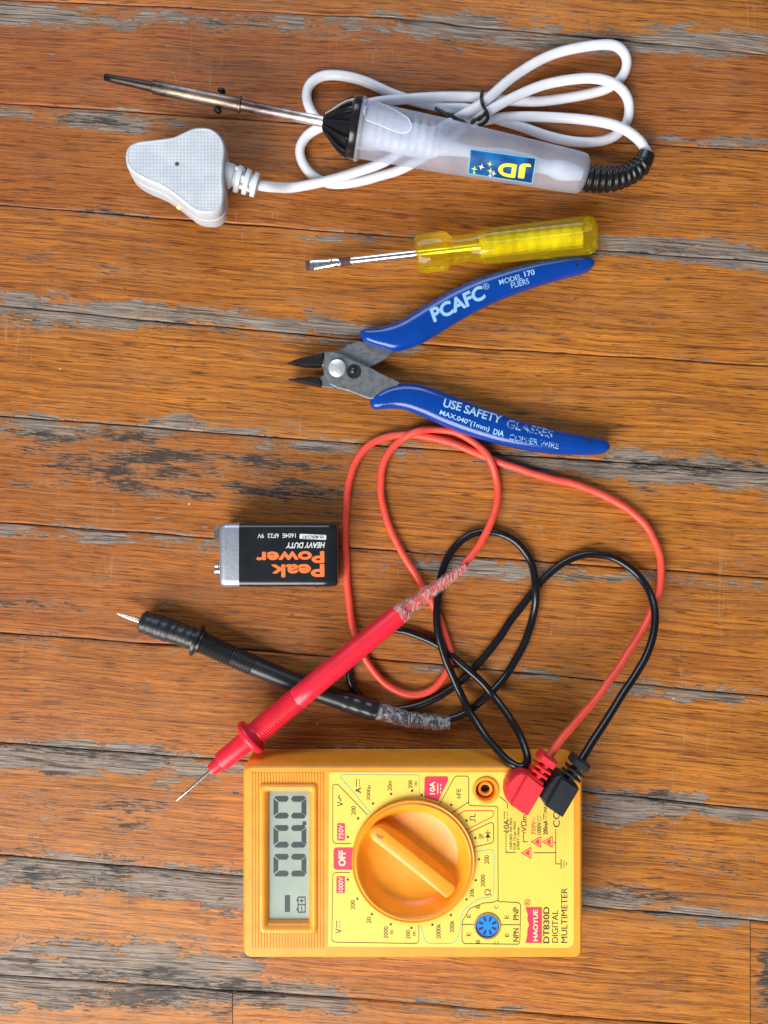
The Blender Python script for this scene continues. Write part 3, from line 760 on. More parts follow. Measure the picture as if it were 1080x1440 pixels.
make('tape_wrap', ms.data(), tape_mat('clear_tape_crumpled', (.56, .56, .58)), bl, 60)
ms = MS(); tube(ms, catmull([e0, e1, W(625, 1014, 13)], 4), 5.5, 14); make('cord_end', ms.data(), M_BLKCORD, bl, 60)

# ---- banana plugs (4 mm plugs with side entry)
def z3(P): return [(680 + a / 6.353, 1040 + b / 6.353) for a, b in P]
def banana(parent, body, arm, cor, fins, neck, mat, seed):
    ms = MS(); ang = math.atan2(.565, .825)   # direction across the plug on the plan
    P = world2(round_poly(z3(body), 1.2, 2), 115)
    prism(ms, P, [(1.2, 81), (.4, 83), (0, 90), (0, 106), (.8, 109), (2.2, 111.5), (2.8, 112)])
    A2 = world2(round_poly(z3(arm), 1.0, 2), 118)
    prism(ms, A2, [(0, 100), (0, 116), (.5, 118), (1.6, 119.2)])
    b = make('plug_body', ms.data(), mat, parent, 28)
    ms = MS()
    (cx, cy) = z3([cor])[0]
    prism(ms, world2(round_poly(rrect(cx, cy, 27, 13, ang), 2.5, 3), 110), [(1.5, 90), (.6, 92), (0, 96), (0, 114), (1.2, 118), (3, 120)])
    for f in fins:
        fx, fy = z3([f])[0]
        prism(ms, world2(rrect(fx, fy, 25, 3.6, ang), 110), [(1, 92), (0, 93), (0, 115), (1, 117)])
    nx, ny = z3([neck])[0]
    prism(ms, world2(rrect(nx, ny, 8, 30, ang), 108), [(0, 95), (0, 112), (2, 115)])
    make('cable_grip', ms.data(), mat, parent, 30)
    return b
banana(rl, [(198, 500), (205, 430), (235, 375), (285, 325), (345, 296), (400, 310), (548, 432), (490, 560), (400, 688), (355, 680), (240, 592), (208, 550)], [(242, 588), (395, 312), (546, 430), (398, 684)], (568, 182), [(528, 258), (497, 300), (462, 348)], (510, 290), M_REDPLUG, 1)
banana(bl, [(508, 530), (560, 430), (640, 335), (705, 310), (862, 440), (800, 560), (712, 702), (680, 695), (555, 600)], [(556, 598), (700, 340), (858, 442), (708, 698)], (862, 212), [(820, 285), (792, 326), (760, 368)], (800, 310), plastic('black_plug_plastic', (.018, .022, .03), .38, .1, .15, .4), 2)
# hidden pins into the sockets
for par, (x, y) in ((rl, (727, 1114)), (bl, (778, 1117))):
    ms = MS(); lathe(ms, Vector((W(x, y, 105).x, W(x, y, 105).y, 104)), Vector((W(x, y, 105).x, W(x, y, 105).y, ZT + .6)), [(0, 7), (1, 7)], 20)
    make('plug_pin', ms.data(), M_BLKPL, par, 50)

# ================================================================== BATTERY
ba = start('battery', 'black and silver nine volt battery with orange lettering', 'battery', (393, 780))
ms = MS()
def bat_ring(x, ins=0, zi=0):
    # rounded section across the battery at grid x (measured on the upper face)
    y0, y1 = 735.5 + ins, 824.5 - ins
    top = 62 - zi; P = []
    ya, yb = W(x, y0, 48).y, W(x, y1, 48).y; X = W(x, 0, 48).x
    sec = round_poly([(ya, .4 + zi * .5, 7), (ya, top, 10), (yb, top, 10), (yb, .4 + zi * .5, 7)], 8, 5)
    return [Vector((X, a, b)) for a, b in sec]
xs = [(310.5, 5, 4), (312, 2, 2), (315, .3, .3), (320, 0, 0), (338.5, 0, 0)]
rings(ms, [bat_ring(*q) for q in xs], cap1=False)
make('metal_band', ms.data(), metal('brushed_silver_foil', (.42, .46, .53), .38, .06, scale=.3, metallic=.75), ba, 50)
ms = MS(); rings(ms, [bat_ring(338.5, -.3, -.3)] + [bat_ring(x, -.3, -.3) for x in (380, 420, 455, 464)] + [bat_ring(467, .2, .8), bat_ring(469.5, 0, 1.8), bat_ring(473, 1, 3), bat_ring(475, 3, 5)])
bw_ms = ms; bb = ms.bvh()
wrap = make('wrapper', ms.data(), plastic('black_foil_wrapper', (.014, .017, .021), .2, .1, .1, .06), ba, 40)
ink = Ink(); D180 = (-1, .012)
def bz(x, y): return 290 + x / 5.4, 720 + y / 5.4
ink.text('Peak', *bz(695, 445), 405 / 5.4, 100 / 5.4, D180, bold=.012, fat=.75)
ink.text('Power', *bz(637, 344), 520 / 5.4, 92 / 5.4, D180, bold=.012, fat=.75)
make('orange_lettering', ink.cast(bb, .25, 6), flat('orange_ink', (.90, .19, .045), .4), wrap, 0)
ink = Ink()
ink.text('HEAVY DUTY', *bz(753, 252), 300 / 5.4, 44 / 5.4, D180, bold=.03, shear=.25)
ink.text('1604E  6F22  9V', *bz(535, 180), 290 / 5.4, 34 / 5.4, D180, bold=.01)
ink.poly(round_poly([bz(710, 165), bz(912, 175), bz(910, 212), bz(708, 203)], 1.5, 3))
make('white_lettering', ink.cast(bb, .25, 6), flat('silver_white_ink', (.68, .70, .70), .4), wrap, 0)
ink = Ink(); ink.text('0% MERCURY', *bz(810, 190), 165 / 5.4, 24 / 5.4, D180, bold=.01)
make('badge_lettering', ink.cast(bb, .45, 6), flat('dark_badge_ink', (.05, .05, .055), .4), wrap, 0)
for y, r in ((751, 13), (800.5, 9.5)):
    ms = MS(); a = W(311.5, y, 44); b = W(303.5 if r > 10 else 302.5, y, 44)
    if r > 10:
        lathe(ms, a, b, [(0, r * .8), (.3, r * .8), (.35, r * .95), (1, r), (1.0, r * .8), (.6, r * .7)], 6)
    else:
        lathe(ms, a, b, [(0, r), (.2, r), (.4, r * .8), (.9, r * .85), (1, r * .7)], 24)
    make('terminal', ms.data(), M_BRIGHT, ba, 40)

# ================================================================== CUTTING PLIERS
pl = start('cutting_pliers', 'open steel cutting pliers with blue vinyl handles', 'pliers', (560, 520))
def zp(P, ox=400, oy=420, s_=5.4): return [(ox + a / s_, oy + b / s_) for a, b in P]
# upper-handle blade (goes under the pivot to the lower jaw) and the other one on top
ms = MS()
P = zp([(30, 608), (120, 596), (200, 590), (255, 595), (300, 575), (320, 520), (400, 400), (480, 350), (560, 322), (650, 330), (850, 390), (780, 450), (650, 525), (560, 560), (470, 600), (375, 682), (290, 672), (200, 650), (110, 630)])
prism(ms, world2(round_poly(P, 1.0, 2), 16), [(.8, 9), (.2, 9.6), (0, 10.2), (.2, 16), (1.2, 17)])
lower = make('lower_jaw', ms.data(), M_STEEL, pl, 40)
ms = MS()
P = zp([(22, 490), (80, 462), (160, 442), (230, 428), (270, 412), (310, 402), (375, 402), (440, 425), (520, 465), (600, 500), (655, 525), (740, 570), (830, 610), (890, 640), (820, 700), (700, 765), (640, 760), (560, 730), (480, 700), (400, 680), (345, 650), (325, 610), (300, 570), (292, 510), (240, 512), (150, 510), (80, 500)])
prism(ms, world2(round_poly(P, 1.0, 2), 24), [(.8, 17.2), (.2, 17.8), (0, 18.4), (.2, 24), (1.4, 25)])
upper = make('upper_jaw', ms.data(), M_STEEL, pl, 40)
# ground dark cutting noses, proud of the jaws
ms = MS()
P = zp([(18, 490), (80, 460), (160, 440), (230, 426), (300, 405), (303, 440), (280, 512), (240, 518), (150, 514), (80, 502)])
c_ = world2(P, 27); prism(ms, c_, [(0, 15.5), (-.3, 20), (.3, 26.5), (2.5, 29)])
P = zp([(25, 608), (120, 594), (200, 588), (262, 592), (285, 640), (280, 668), (200, 652), (110, 632)])
prism(ms, world2(P, 22), [(0, 8), (-.3, 12), (.3, 19), (2.5, 22)])
make('cutting_nose', ms.data(), metal('blackened_ground_steel', (.085, .08, .08), .36, .6, (.03, .03, .03), .3), pl, 40)
ms = MS(); c = W(474.2, 517.5, 28)
lathe(ms, Vector((c.x, c.y, 9)), Vector((c.x, c.y, 29.5)), [(0, 12.2), (.86, 12.2), (.96, 11.8), (1, 10.6)], 40)
make('rivet', ms.data(), metal('satin_rivet', (.82, .82, .80), .38, .25, (.4, .4, .4), .2, .75), pl, 40)
ms = MS(); c = W(497.5, 522.5, 25)
rings(ms, [cr(10, 25.1, c), cr(9.6, 26.2, c), cr(8.2, 26.2, c), cr(7.8, 24.9 + .35, c)], cap0=False)
hh = make('adjusting_hole', ms.data(), M_HOLE, pl, 40)
ms = MS(); c = W(496.5, 521, 25)
rings(ms, [cr(4.4, 25.2, c), cr(4.2, 27, c), cr(2.5, 28.2, c), cr(1, 28.5, c)], cap0=False)
make('stop_pin', ms.data(), metal('dark_pin', (.12, .12, .12), .4, .4), hh, 60)
def grip_loft(Tp, Bp, hz, zc, seg=28, power=2.5):
    n = 60
    Tc = catmull([Vector((x, y, 0)) for x, y in Tp], 2); Bc = catmull([Vector((x, y, 0)) for x, y in Bp], 2)
    def at(C, t):
        f = t * (len(C) - 1); i = min(int(f), len(C) - 2); return C[i].lerp(C[i + 1], f - i)
    R = []
    for i in range(n + 1):
        t = i / n; a = at(Tc, t); b = at(Bc, t)
        q = min(1, t / .07, (1 - t) / .05); q = math.sqrt(max(0, 1 - (1 - q) ** 2)); q = max(q, .05)
        c = (a + b) / 2; hx = (a - b) / 2; h = hz(t) * q
        C = W(c.x, c.y, zc(t)); E = W(c.x + hx.x, c.y + hx.y, zc(t)) - C
        ring = []
        for k in range(seg):
            an = 2 * math.pi * k / seg; cs, sn = math.cos(an), math.sin(an)
            e = 2 / power
            ring.append(C + E * math.copysign(abs(cs) ** e, cs) + Vector((0, 0, 1)) * h * math.copysign(abs(sn) ** e, sn))
        R.append(ring)
    ms = MS(); rings(ms, R); return ms
# measured on a 2.25x plan with origin (400,300)
def z2(P): return [(400 + a / 2.25, 300 + b / 2.25) for a, b in P]
T_ = z2([(236, 385), (248, 368), (300, 362), (370, 338), (450, 288), (560, 228), (680, 183), (800, 152), (900, 138), (955, 140), (982, 156)])
B_ = z2([(237, 390), (262, 412), (310, 428), (362, 437), (440, 410), (540, 350), (650, 290), (770, 242), (880, 208), (955, 188), (983, 162)])
g_up = grip_loft(T_, B_, lambda t: 11 + 5 * math.sin(min(1, t * 1.4) * math.pi * .5) if t < .9 else 15.5, lambda t: 17.5)
ub = g_up.bvh(); go = make('handle_grip', g_up.data(), M_BLUE, pl, 60)
ink = Ink(); du = (.925, -.385)
def zz(x, y): return 400 + x / 2.25, 300 + y / 2.25
ink.text('PCAFC', *zz(548, 286), 186 / 2.25, 46 / 2.25, (.885, -.415), bold=.015, shear=.1, fat=.7)
ink.text('®', *zz(638, 231), 20 / 2.25, 20 / 2.25, du)
make('lettering', ink.cast(ub, .3, 3), flat('pale_blue_ink', (.30, .52, .80), .5), go, 0)
ink = Ink(); ink.text('MODEL', *zz(715, 209), 74 / 2.25, 17 / 2.25, (.95, -.26), bold=.015); ink.text('170', *zz(775, 189), 34 / 2.25, 18 / 2.25, (.96, -.24), bold=.03); ink.text('PLIERS', *zz(745, 221), 58 / 2.25, 18 / 2.25, (.95, -.26), bold=.01)
make('rubbed_lettering', ink.cast(ub, .3, 3), worn_print('rubbed_pale_ink', (.30, .52, .80), .36), go, 0)
ink = Ink(); ink.dot(*zz(925, 164), 2.4); make('moulding_hole', ink.cast(ub, .15, 2), M_HOLE, go, 0)
T_ = z2([(270, 596), (290, 572), (330, 550), (380, 539), (440, 545), (520, 572), (620, 612), (740, 655), (860, 686), (960, 706), (1010, 716), (1030, 734)])
B_ = z2([(269, 602), (282, 621), (320, 619), (370, 620), (430, 640), (500, 672), (590, 706), (690, 735), (800, 756), (900, 764), (1000, 762), (1030, 742)])
g_lo = grip_loft(T_, B_, lambda t: 11 + 5 * math.sin(min(1, t * 1.4) * math.pi * .5) if t < .9 else 15.5, lambda t: 17.5)
lb = g_lo.bvh(); go = make('handle_grip', g_lo.data(), M_BLUE, pl, 60)
ink = Ink()
ink.text('USE', *zz(532, 606), 58 / 2.25, 27 / 2.25, (.95, .25), bold=.02); ink.text('SAFETY', *zz(628, 636), 122 / 2.25, 26 / 2.25, (.955, .29), bold=.02)
ink.text('MAX.040"(1mm)', *zz(570, 658), 166 / 2.25, 20 / 2.25, (.94, .33), bold=.015); ink.text('DIA', *zz(678, 694), 34 / 2.25, 18 / 2.25, (.96, .24), bold=.02)
make('lettering', ink.cast(lb, .3, 3), worn_print('scuffed_pale_ink', (.36, .60, .86), .30), go, 0)
ink = Ink()
ink.text('GLASSES', *zz(776, 682), 150 / 2.25, 26 / 2.25, (.965, .235), bold=.02); ink.text('COPPER WIRE', *zz(790, 722), 160 / 2.25, 18 / 2.25, (.975, .19), bold=.01)
make('rubbed_lettering', ink.cast(lb, .3, 3), worn_print('half_rubbed_ink', (.28, .48, .78), .47), go, 0)
ink = Ink(); ink.dot(*zz(968, 723), 2.4); make('moulding_hole', ink.cast(lb, .15, 2), M_HOLE, go, 0)

# ================================================================== SCREWDRIVER
sd = start('screwdriver', 'flat screwdriver with clear yellow handle and rusty steel blade', 'screwdriver', (640, 350))
t = NT('yellow_acetate')
g = t.n('BsdfPrincipled', {'Base Color': (1, .80, .03), 'Roughness': .04, 'Transmission Weight': 1.0, 'IOR': 1.47, 'Normal': t.bump(t.noise(t.obj(), .15, 2), .1, 1.0)})
dfs = t.n('BsdfPrincipled', {'Base Color': (.95, .74, .02), 'Roughness': .15})
tr = t.n('BsdfTransparent', {'Color': (1, .92, .22)})
m1 = t.n('MixShader', {0: .5, 1: g.outputs[0], 2: tr.outputs[0]})
M_AMBER = t.fin(t.n('MixShader', {0: .12, 1: m1.outputs[0], 2: dfs.outputs[0]}))
hA = W(584, 357, 28); hB = W(836, 330, 27)
def flute(t, a):
    if t < .19:
        return 1.01 - .03 * abs(math.sin(4 * a)) ** .7
    if t < .36: return 1.0
    if t < .94: return 1 + .13 * abs(math.cos(3 * a)) ** .5 - .11
    return 1.0
prof = [(0, 20), (.008, 24.5), (.03, 26.5), (.10, 26.8), (.165, 26), (.185, 24), (.20, 19.5), (.25, 18.6), (.31, 19.2), (.35, 21.5), (.39, 23.6), (.5, 24.3), (.8, 25.2), (.92, 25.6), (.97, 25.4), (.99, 23.8), (1.0, 21)]
ms = MS(); lathe(ms, hA, hB, prof, 96, fn=flute)
make('handle', ms.data(), M_AMBER, sd, 30)
ms = MS(); lathe(ms, hA.lerp(hB, -.01), hA.lerp(hB, .40), [(0, 4.6), (.9, 4.6), (.93, 7), (.99, 7), (1, 4)], 20)
make('inner_shaft', ms.data(), metal('core_steel', (.80, .80, .70), .3, .1), sd, 40)
ms = MS(); pf = [(0, 8)]
for i in range(60):
    q = .01 + .98 * i / 60; pf += [(q, 12 + .8 * math.sin(i * .9)), (q + .005, 10.6 + .8 * math.sin(i * .9)), (q + .012, 12)]
lathe(ms, hA.lerp(hB, .36), hA.lerp(hB, .93), pf + [(1, 8)], 24)
make('added_streak_core', ms.data(), plastic('painted_yellow_streaks', (1, .93, .16), .15, .12), sd, 40)  # added core; its bright yellow ribs paint the light streaks inside the handle
sA = W(430, 374, 14)
ms = MS(); n = 40; R = []; dd = (hA - sA).normalized(); a = dd.cross(Vector((0, 0, 1))).normalized(); b = dd.cross(a)
for i in range(n + 1):
    t_ = i / n; k = min(1, t_ / .42); wy = 7.2 * (1 - k) + 5.4 * k; wz = 1.4 * (1 - k) + 5.2 * k
    R.append([sA.lerp(hA, t_) + a * math.cos(q) * wy * (1.0) + b * math.sin(q) * wz for q in (2 * math.pi * j / 20 for j in range(20))])
rings(ms, R, ts=[i / n for i in range(n + 1)])
t = NT('rusty_chrome'); o_ = t.obj(); tt = t.attr('t')
rn = t.noise(t.mapping(o_, (1, 1, .4)), .16, 4, .6)
band = t.math('MULTIPLY', t.smooth(tt, .31, .34), t.smooth(tt, .43, .40))
end = t.smooth(tt, .06, .02)
rust = t.smooth(t.math('ADD', rn, t.math('MULTIPLY', t.math('MAXIMUM', band, end), .25)), .52, .56)
ink_ = t.math('MULTIPLY', rust, t.smooth(tt, .45, .42))
c = t.mix(ink_, (.78, .78, .8), (.07, .035, .03))
M_RUST = t.fin(t.n('BsdfPrincipled', {'Base Color': c, 'Metallic': t.math('SUBTRACT', 1.0, ink_), 'Roughness': t.math('ADD', .22, t.math('MULTIPLY', ink_, .5))}))
make('blade', ms.data(), M_RUST, sd, 50)

# ================================================================== SOLDERING IRON
si = start('soldering_iron', 'soldering iron with frosted clear handle, white coiled cable and white plug', 'soldering iron', (560, 190))
def AZ(x): return 33 + (820 - x) * .078
def ax(x, dy=0): return W(x, 108.5 + (x - 148) * .2045 + dy, AZ(x))
t = NT('heat_tinted_steel'); o_ = t.obj(); tt = t.attr('t')
n1 = t.noise(t.mapping(o_, (.3, 1, 1)), .12, 5, .65)
v = t.math('ADD', tt, t.math('MULTIPLY', t.math('SUBTRACT', n1, .5), .5))
ramp = t.n('ValToRGB', {0: v}); cr_ = ramp.color_ramp
for p, col in ((.0, (.035, .03, .028)), (.22, (.07, .055, .045)), (.38, (.30, .24, .19)), (.55, (.20, .14, .11)), (.68, (.08, .06, .055)), (.8, (.30, .23, .22)), (.9, (.62, .55, .5)), (1, (.72, .70, .68))):
    e = cr_.elements.new(p); e.color = (*col, 1)
M_HEAT = t.fin(t.n('BsdfPrincipled', {'Base Color': ramp.outputs[0], 'Metallic': .9, 'Roughness': t.math('ADD', .28, t.math('MULTIPLY', n1, .3)), 'Normal': t.bump(t.noise(o_, .5, 3), .2, 1)}))
X0 = 147.0
def pr(x): return (x - X0) / (456 - X0)
ms = MS(); lathe(ms, ax(X0), ax(456), [(0, 3.6), (.004, 4.6), (pr(165), 5.2), (pr(185), 5.6), (pr(214), 6.8)], 24)
make('tip', ms.data(), M_HEAT, si, 50)
ms = MS(); lathe(ms, ax(X0), ax(456), [(pr(213), 7), (pr(214), 8.6), (pr(300), 8.9), (pr(333), 9.2), (pr(334), 10.6), (pr(337), 10.6), (pr(338), 7.6), (pr(400), 7.2), (pr(456), 7)], 28)
barrel = make('heating_barrel', ms.data(), M_HEAT, si, 50)
c = ax(309)
for sg in (-1, 1):
    ms = MS(); dp = Vector((.2, 1, 0)).normalized() * sg
    lathe(ms, c + dp * 8, c + dp * 16.5, [(0, 3), (.4, 3), (.45, 5.4), (.8, 5.2), (1, 3)], 16)
    make('clamp_screw', ms.data(), metal('black_screw', (.06, .06, .06), .4, .5), barrel, 40)
# nose cone
def hx(x): return (x - 456) / (500 - 456)
ms = MS(); A, B = ax(454), ax(500)
lathe(ms, A, B, [(0, 9), (.03, 10.5), (.12, 11.5), (.3, 17), (.5, 24), (.7, 30), (.86, 34)], 48)
for k in range(12):
    an = 2 * math.pi * (k + .5) / 12; d0 = (B - A).normalized(); u_ = d0.cross(Vector((0, 0, 1))).normalized(); v_ = d0.cross(u_)
    rad = u_ * math.cos(an) + v_ * math.sin(an); tan = -u_ * math.sin(an) + v_ * math.cos(an)
    R = []
    for t_, r_, h_ in ((.04, 10, 12.5), (.2, 13, 18.5), (.4, 19, 27), (.6, 25, 34), (.8, 30, 38), (.9, 33, 39.5)):
        c = A.lerp(B, t_); R.append([c + rad * r_ - tan * 2, c + rad * h_ - tan * 1.3, c + rad * h_ + tan * 1.3, c + rad * r_ + tan * 2])
    rings(ms, R)
lathe(ms, A, B, [(.80, 33), (.84, 39), (.88, 40.5), (1.04, 41), (1.10, 40), (1.12, 35)], 56)
make('nose_cone', ms.data(), plastic('glossy_black_bakelite', (.012, .012, .014), .2, .1, .1, .3), si, 35)
# handle
t = NT('frosted_clear_plastic'); o_ = t.obj()
nz = t.noise(o_, .03, 3)
pr1 = t.n('BsdfPrincipled', {'Base Color': t.mix(t.smooth(nz, .35, .65), (.60, .66, .80), (.80, .84, .94)), 'Roughness': .22, 'Normal': t.bump(t.noise(o_, .4, 2), .1, 1.0)})
trl = t.n('BsdfTranslucent', {'Color': (.8, .82, .95)})
trp = t.n('BsdfTransparent', {'Color': (.88, .91, .97)})
m1 = t.n('MixShader', {0: .4, 1: pr1.outputs[0], 2: trl.outputs[0]})
M_FROST = t.fin(t.n('MixShader', {0: .63, 1: m1.outputs[0], 2: trp.outputs[0]}))
H0, H1 = ax(500), ax(822, -1.5)
def hp(x): return (x - 500) / 322
prof = [(hp(503), 38), (hp(504), 41), (hp(508), 41), (hp(510), 38), (hp(513), 36.5), (hp(525), 36)]
x = 527.0
while x < 610:
    for q in range(6): prof.append((hp(x + q * 1.9), 35.8 - (x + q * 1.9 - 527) * .018))
    x += 11.4
def ribs(t, a):
    x = 500 + t * 322
    if not 527 < x < 612: return 1.0
    w = max(0, math.sin(a) ** 2) ** 3
    return 1 - .075 * w * (.5 + .5 * math.sin((x - 527) / 11.4 * 2 * math.pi))
prof += [(hp(622), 34), (hp(680), 31.8), (hp(740), 29.8), (hp(800), 27.6), (hp(814), 26.8), (hp(819), 25.5), (hp(822), 22), (hp(822.4), 12)]
ms = MS(); lathe(ms, H0, H1, prof, 64, cap=True, fn=ribs)
outer = MS(); lathe(outer, H0, H1, [(p[0], max(p[1], 35.6 - 0 if False else p[1])) for p in prof], 64)
hb = outer.bvh()
hdl = make('handle', ms.data(), M_FROST, si, 50)
# what shows dimly inside
ms = MS(); sl = catmull([Vector((a, b, 0)) for a, b in ((0, 19), (30, 20), (75, 21), (100, 20), (118, 12), (150, 8), (175, 9), (200, 13), (235, 12), (262, 9), (280, 13), (295, 12), (313, 8))], 4)
lathe(ms, ax(505), ax(818), [(min(1, p.x / 313), p.y) for p in sl], 32)
make('inner_sleeve', ms.data(), plastic('inner_white', (.72, .76, .82), .5), hdl, 50)
# raised rest plate
ink = Ink(); PT = [(512, 151), (520, 143), (532, 146), (558, 158), (574, 168), (579, 178), (575, 186), (566, 188), (552, 184), (530, 175), (511, 168)]
PTr = round_poly(PT, 4, 3)
bmv = Ink(); bmv.poly(PTr)
dat = bmv.cast(hb, 1.6, 4)
make('rest_plate', dat, NTm := (lambda: (lambda t: t.fin(t.n('BsdfPrincipled', {'Base Color': (.66, .71, .85), 'Roughness': .3, 'Alpha': .5})))(NT('frosted_plate')))(), hdl, 60)
el = Ink(); el.line(PTr, 1.6, closed=True); make('plate_edge', el.cast(hb, 1.9, 4), flat('pale_edge', (.80, .82, .95), .3), hdl, 60)
# sticker
def zs(x, y): return 640 + x / 3.6, 160 + y / 3.6
st_ = Ink(); Q = [zs(80, 183), zs(405, 228), zs(387, 348), zs(70, 298)]
NXY = 12; vs = []; fs = []
for i in range(NXY + 1):
    for j in range(5):
        a = i / NXY; b = j / 4
        p = [(Q[0][k] * (1 - a) + Q[1][k] * a) * (1 - b) + (Q[3][k] * (1 - a) + Q[2][k] * a) * b for k in (0, 1)]; vs.append(tuple(p))
for i in range(NXY):
    for j in range(4): p = i * 5 + j; fs.append((p, p + 1, p + 6, p + 5))
st_.add(vs, fs)
t = NT('blue_sticker'); o_ = t.obj()
c = t.mix(t.smooth(t.noise(o_, .03, 2, .5), .4, .62), (.004, .045, .19), (.006, .15, .45))
M_STK = t.fin(t.n('BsdfPrincipled', {'Base Color': c, 'Roughness': .25}))
bord = Ink(); bord.line([zs(76, 180), zs(409, 226), zs(390, 352), zs(66, 301)], 1.4, closed=True)
stk = make('sticker', st_.cast(hb, .5, 5), M_STK, si, 60)
make('sticker_edge', bord.cast(hb, .45, 4), flat('pale_sticker_edge', (.16, .50, .72), .35), stk, 0)
ink = Ink(); dj = (-1, -.14)
ink.text('D', *zs(263, 283), 92 / 3.6, 68 / 3.6, dj, bold=.02, fat=.8); ink.text('J', *zs(352, 288), 60 / 3.6, 76 / 3.6, dj, bold=.02, fat=.8)
def star(ink, x, y, r):
    P = []
    for k in range(8):
        an = math.pi * k / 4 + .2; q = r if k % 2 == 0 else r * .3; P.append((x + q * math.cos(an), y + q * math.sin(an)))
    ink.add(P + [(x, y)], [(8, k, (k + 1) % 8) for k in range(8)])
for x, y, r in ((97, 277, 17), (175, 253, 16), (178, 287, 17)): star(ink, *zs(x, y), r / 3.6)
make('yellow_lettering', ink.cast(hb, .85, 3), flat('yellow_ink', (.78, .80, .06), .35), stk, 0)
ink = Ink()
for x, y, r in ((133, 267, 17), (97, 296, 9), (195, 300, 15), (178, 310, 12)): star(ink, *zs(x, y), r / 3.6)
make('white_stars', ink.cast(hb, .85, 3), flat('white_ink', (.85, .88, .92), .35), stk, 0)
# strain relief
P = [W(818, 249, 33), W(838, 252, 32), W(862, 252, 30), (W(884, 245, 28)), W(902, 232, 27), W(909, 217, 26)]
C = relax(catmull(P, .8), 3)
ms = MS()
def sr(t):
    base = 17.5 - 5 * t
    if t < .04 or t > .88: return base * .95
    return base + 1.3 * math.tanh(3 * math.sin(t * 2 * math.pi * 12.5))
tube(ms, C, sr, 28); make('strain_relief', ms.data(), plastic('black_rubber_relief', (.009, .009, .010), .3, .1, .1, .3), si, 60)
# cable: one run from relief to plug, measured on the plan
CB = [(911,219,25),(903,202,24),(888,188,25),(864,176,26),(826,169,20),(776,165,15),(723,164,12),(694,167,11),(650,176,9),(600,192,9),(550,205,9),(500,202,9),(462,184,9),(441,162,8),(431,140,8),(434,120,8),(452,107,8),(477,106,8),(506,112,8),(530,122,9),(554,133,10),(590,144,10),(625,151,12),(660,153,14),(694,166,8),(733,178,8),(766,190,8),(805,199,8),(843,199,8),(870,188,9),(884,165,11),(882,136,16),(860,116,21),(824,110,22),(766,119,22),(718,139,25),(684,158,27),(655,176,20),(620,205,10),(569,236,8),(535,247,8),(506,255,8),(472,259,8),(446,252,8),(427,233,8),(421,210,8),(432,190,9),(452,178,14),(480,160,20),(521,145,22),(574,139,18),(627,136,17),(677,137,17),(700,140,13),(747,143,8),(776,141,8),(819,134,8),(856,124,8),(876,107,9),(882,84,12),(868,65,14),(834,64,14),(776,77,15),(723,107,20),(681,143,29),(650,162,31),(631,174,22),(580,202,22),(540,228,22),(497,243,22),(453,256,21),(410,264,22),(388,263.5,36),(374,262.5,46),(360,260,51)]
ms = MS(); tube(ms, relax(catmull([W(*p) for p in CB], 3.5), 6), 6.7, 16)
cb = make('cable', ms.data(), M_WHITEPL, si, 80)
# plug
def z8(P): return [(160 + a / 4.5, 160 + b / 4.5) for a, b in P]
OUT = z8([(72, 275), (88, 215), (145, 178), (250, 163), (370, 147), (440, 118), (500, 92), (560, 85), (620, 95), (670, 130), (700, 180), (708, 240), (700, 330), (697, 420), (702, 500), (697, 560), (682, 602), (640, 632), (580, 637), (515, 622), (450, 575), (380, 520), (300, 468), (200, 425), (130, 385), (85, 335)])
oc = catmull([Vector((*p, 0)) for p in OUT + OUT[:1]], 3)[:-1]; oc = [(p.x, p.y) for p in oc]
ow = world2(oc, 84)
t = NT('stippled_plug_plastic'); o_ = t.obj(); ge = t.n('NewGeometry')
ch = t.mapping(o_, (1, 1, 1), rot=(0, 0, .785)); sx = t.n('SeparateXYZ', {0: ch})
wv = t.math('MULTIPLY', t.math('SINE', t.math('MULTIPLY', sx.outputs[0], 1.0)), t.math('SINE', t.math('MULTIPLY', sx.outputs[1], 1.0)))
up = t.smooth(t.n('SeparateXYZ', {0: ge.outputs['True Normal']}).outputs[2], .97, .999)
M_PLUG = t.fin(t.n('BsdfPrincipled', {'Base Color': t.mix(t.smooth(t.noise(o_, .05, 4), .35, .7), (.50, .54, .60), (.58, .62, .68)), 'Roughness': .45, 'Normal': t.bump(t.math('MULTIPLY', wv, up), .28, 1.2), 'Subsurface Weight': .05, 'Subsurface Scale': 5 * S}))
ms = MS(); prism(ms, ow, [(3, 30), (.5, 32), (-.5, 36), (-.5, 60), (.8, 60.8), (.8, 62), (-.2, 62.8), (0, 79), (.9, 84.5), (2.4, 86.3), (3.8, 86.7), (4.4, 86.2)])
for p in ms.v: p.x += (p.z - 86) * .09
plug = make('plug', ms.data(), M_PLUG, si, 50)
ms = MS(); c = W(249, 230.5, 86)
rings(ms, [cr(3.2, 86.15, c, 16), cr(2.9, 86.25, c, 16), cr(1, 86.2, c, 16)], cap0=False); make('screw_hole', ms.data(), flat('grey_hole', (.09, .12, .12), .6), plug, 0)
for x, y in ((208, 238), (282, 216), (280, 282)):
    c = W(x, y, 40); ms = MS(); lathe(ms, Vector((c.x, c.y, 34)), Vector((c.x, c.y, .3)), [(0, 8), (.95, 8), (1, 6.5)], 20)
    make('pin', ms.data(), metal('brass', (.42, .27, .12), .35, .3), plug, 40)
ms = MS(); c = W(253, 291, 50)
R = []
for i in range(9):
    th = math.pi * i / 8; R.append([c + Vector(((math.sin(th) * math.cos(q) * 5.5), math.sin(th) * math.sin(q) * 4, math.cos(th) * 6)) * (1 + .35 * mnoise.noise(Vector((math.cos(q) * 2, math.sin(q) * 2, i)))) for q in (2 * math.pi * k / 12 for k in range(12))])
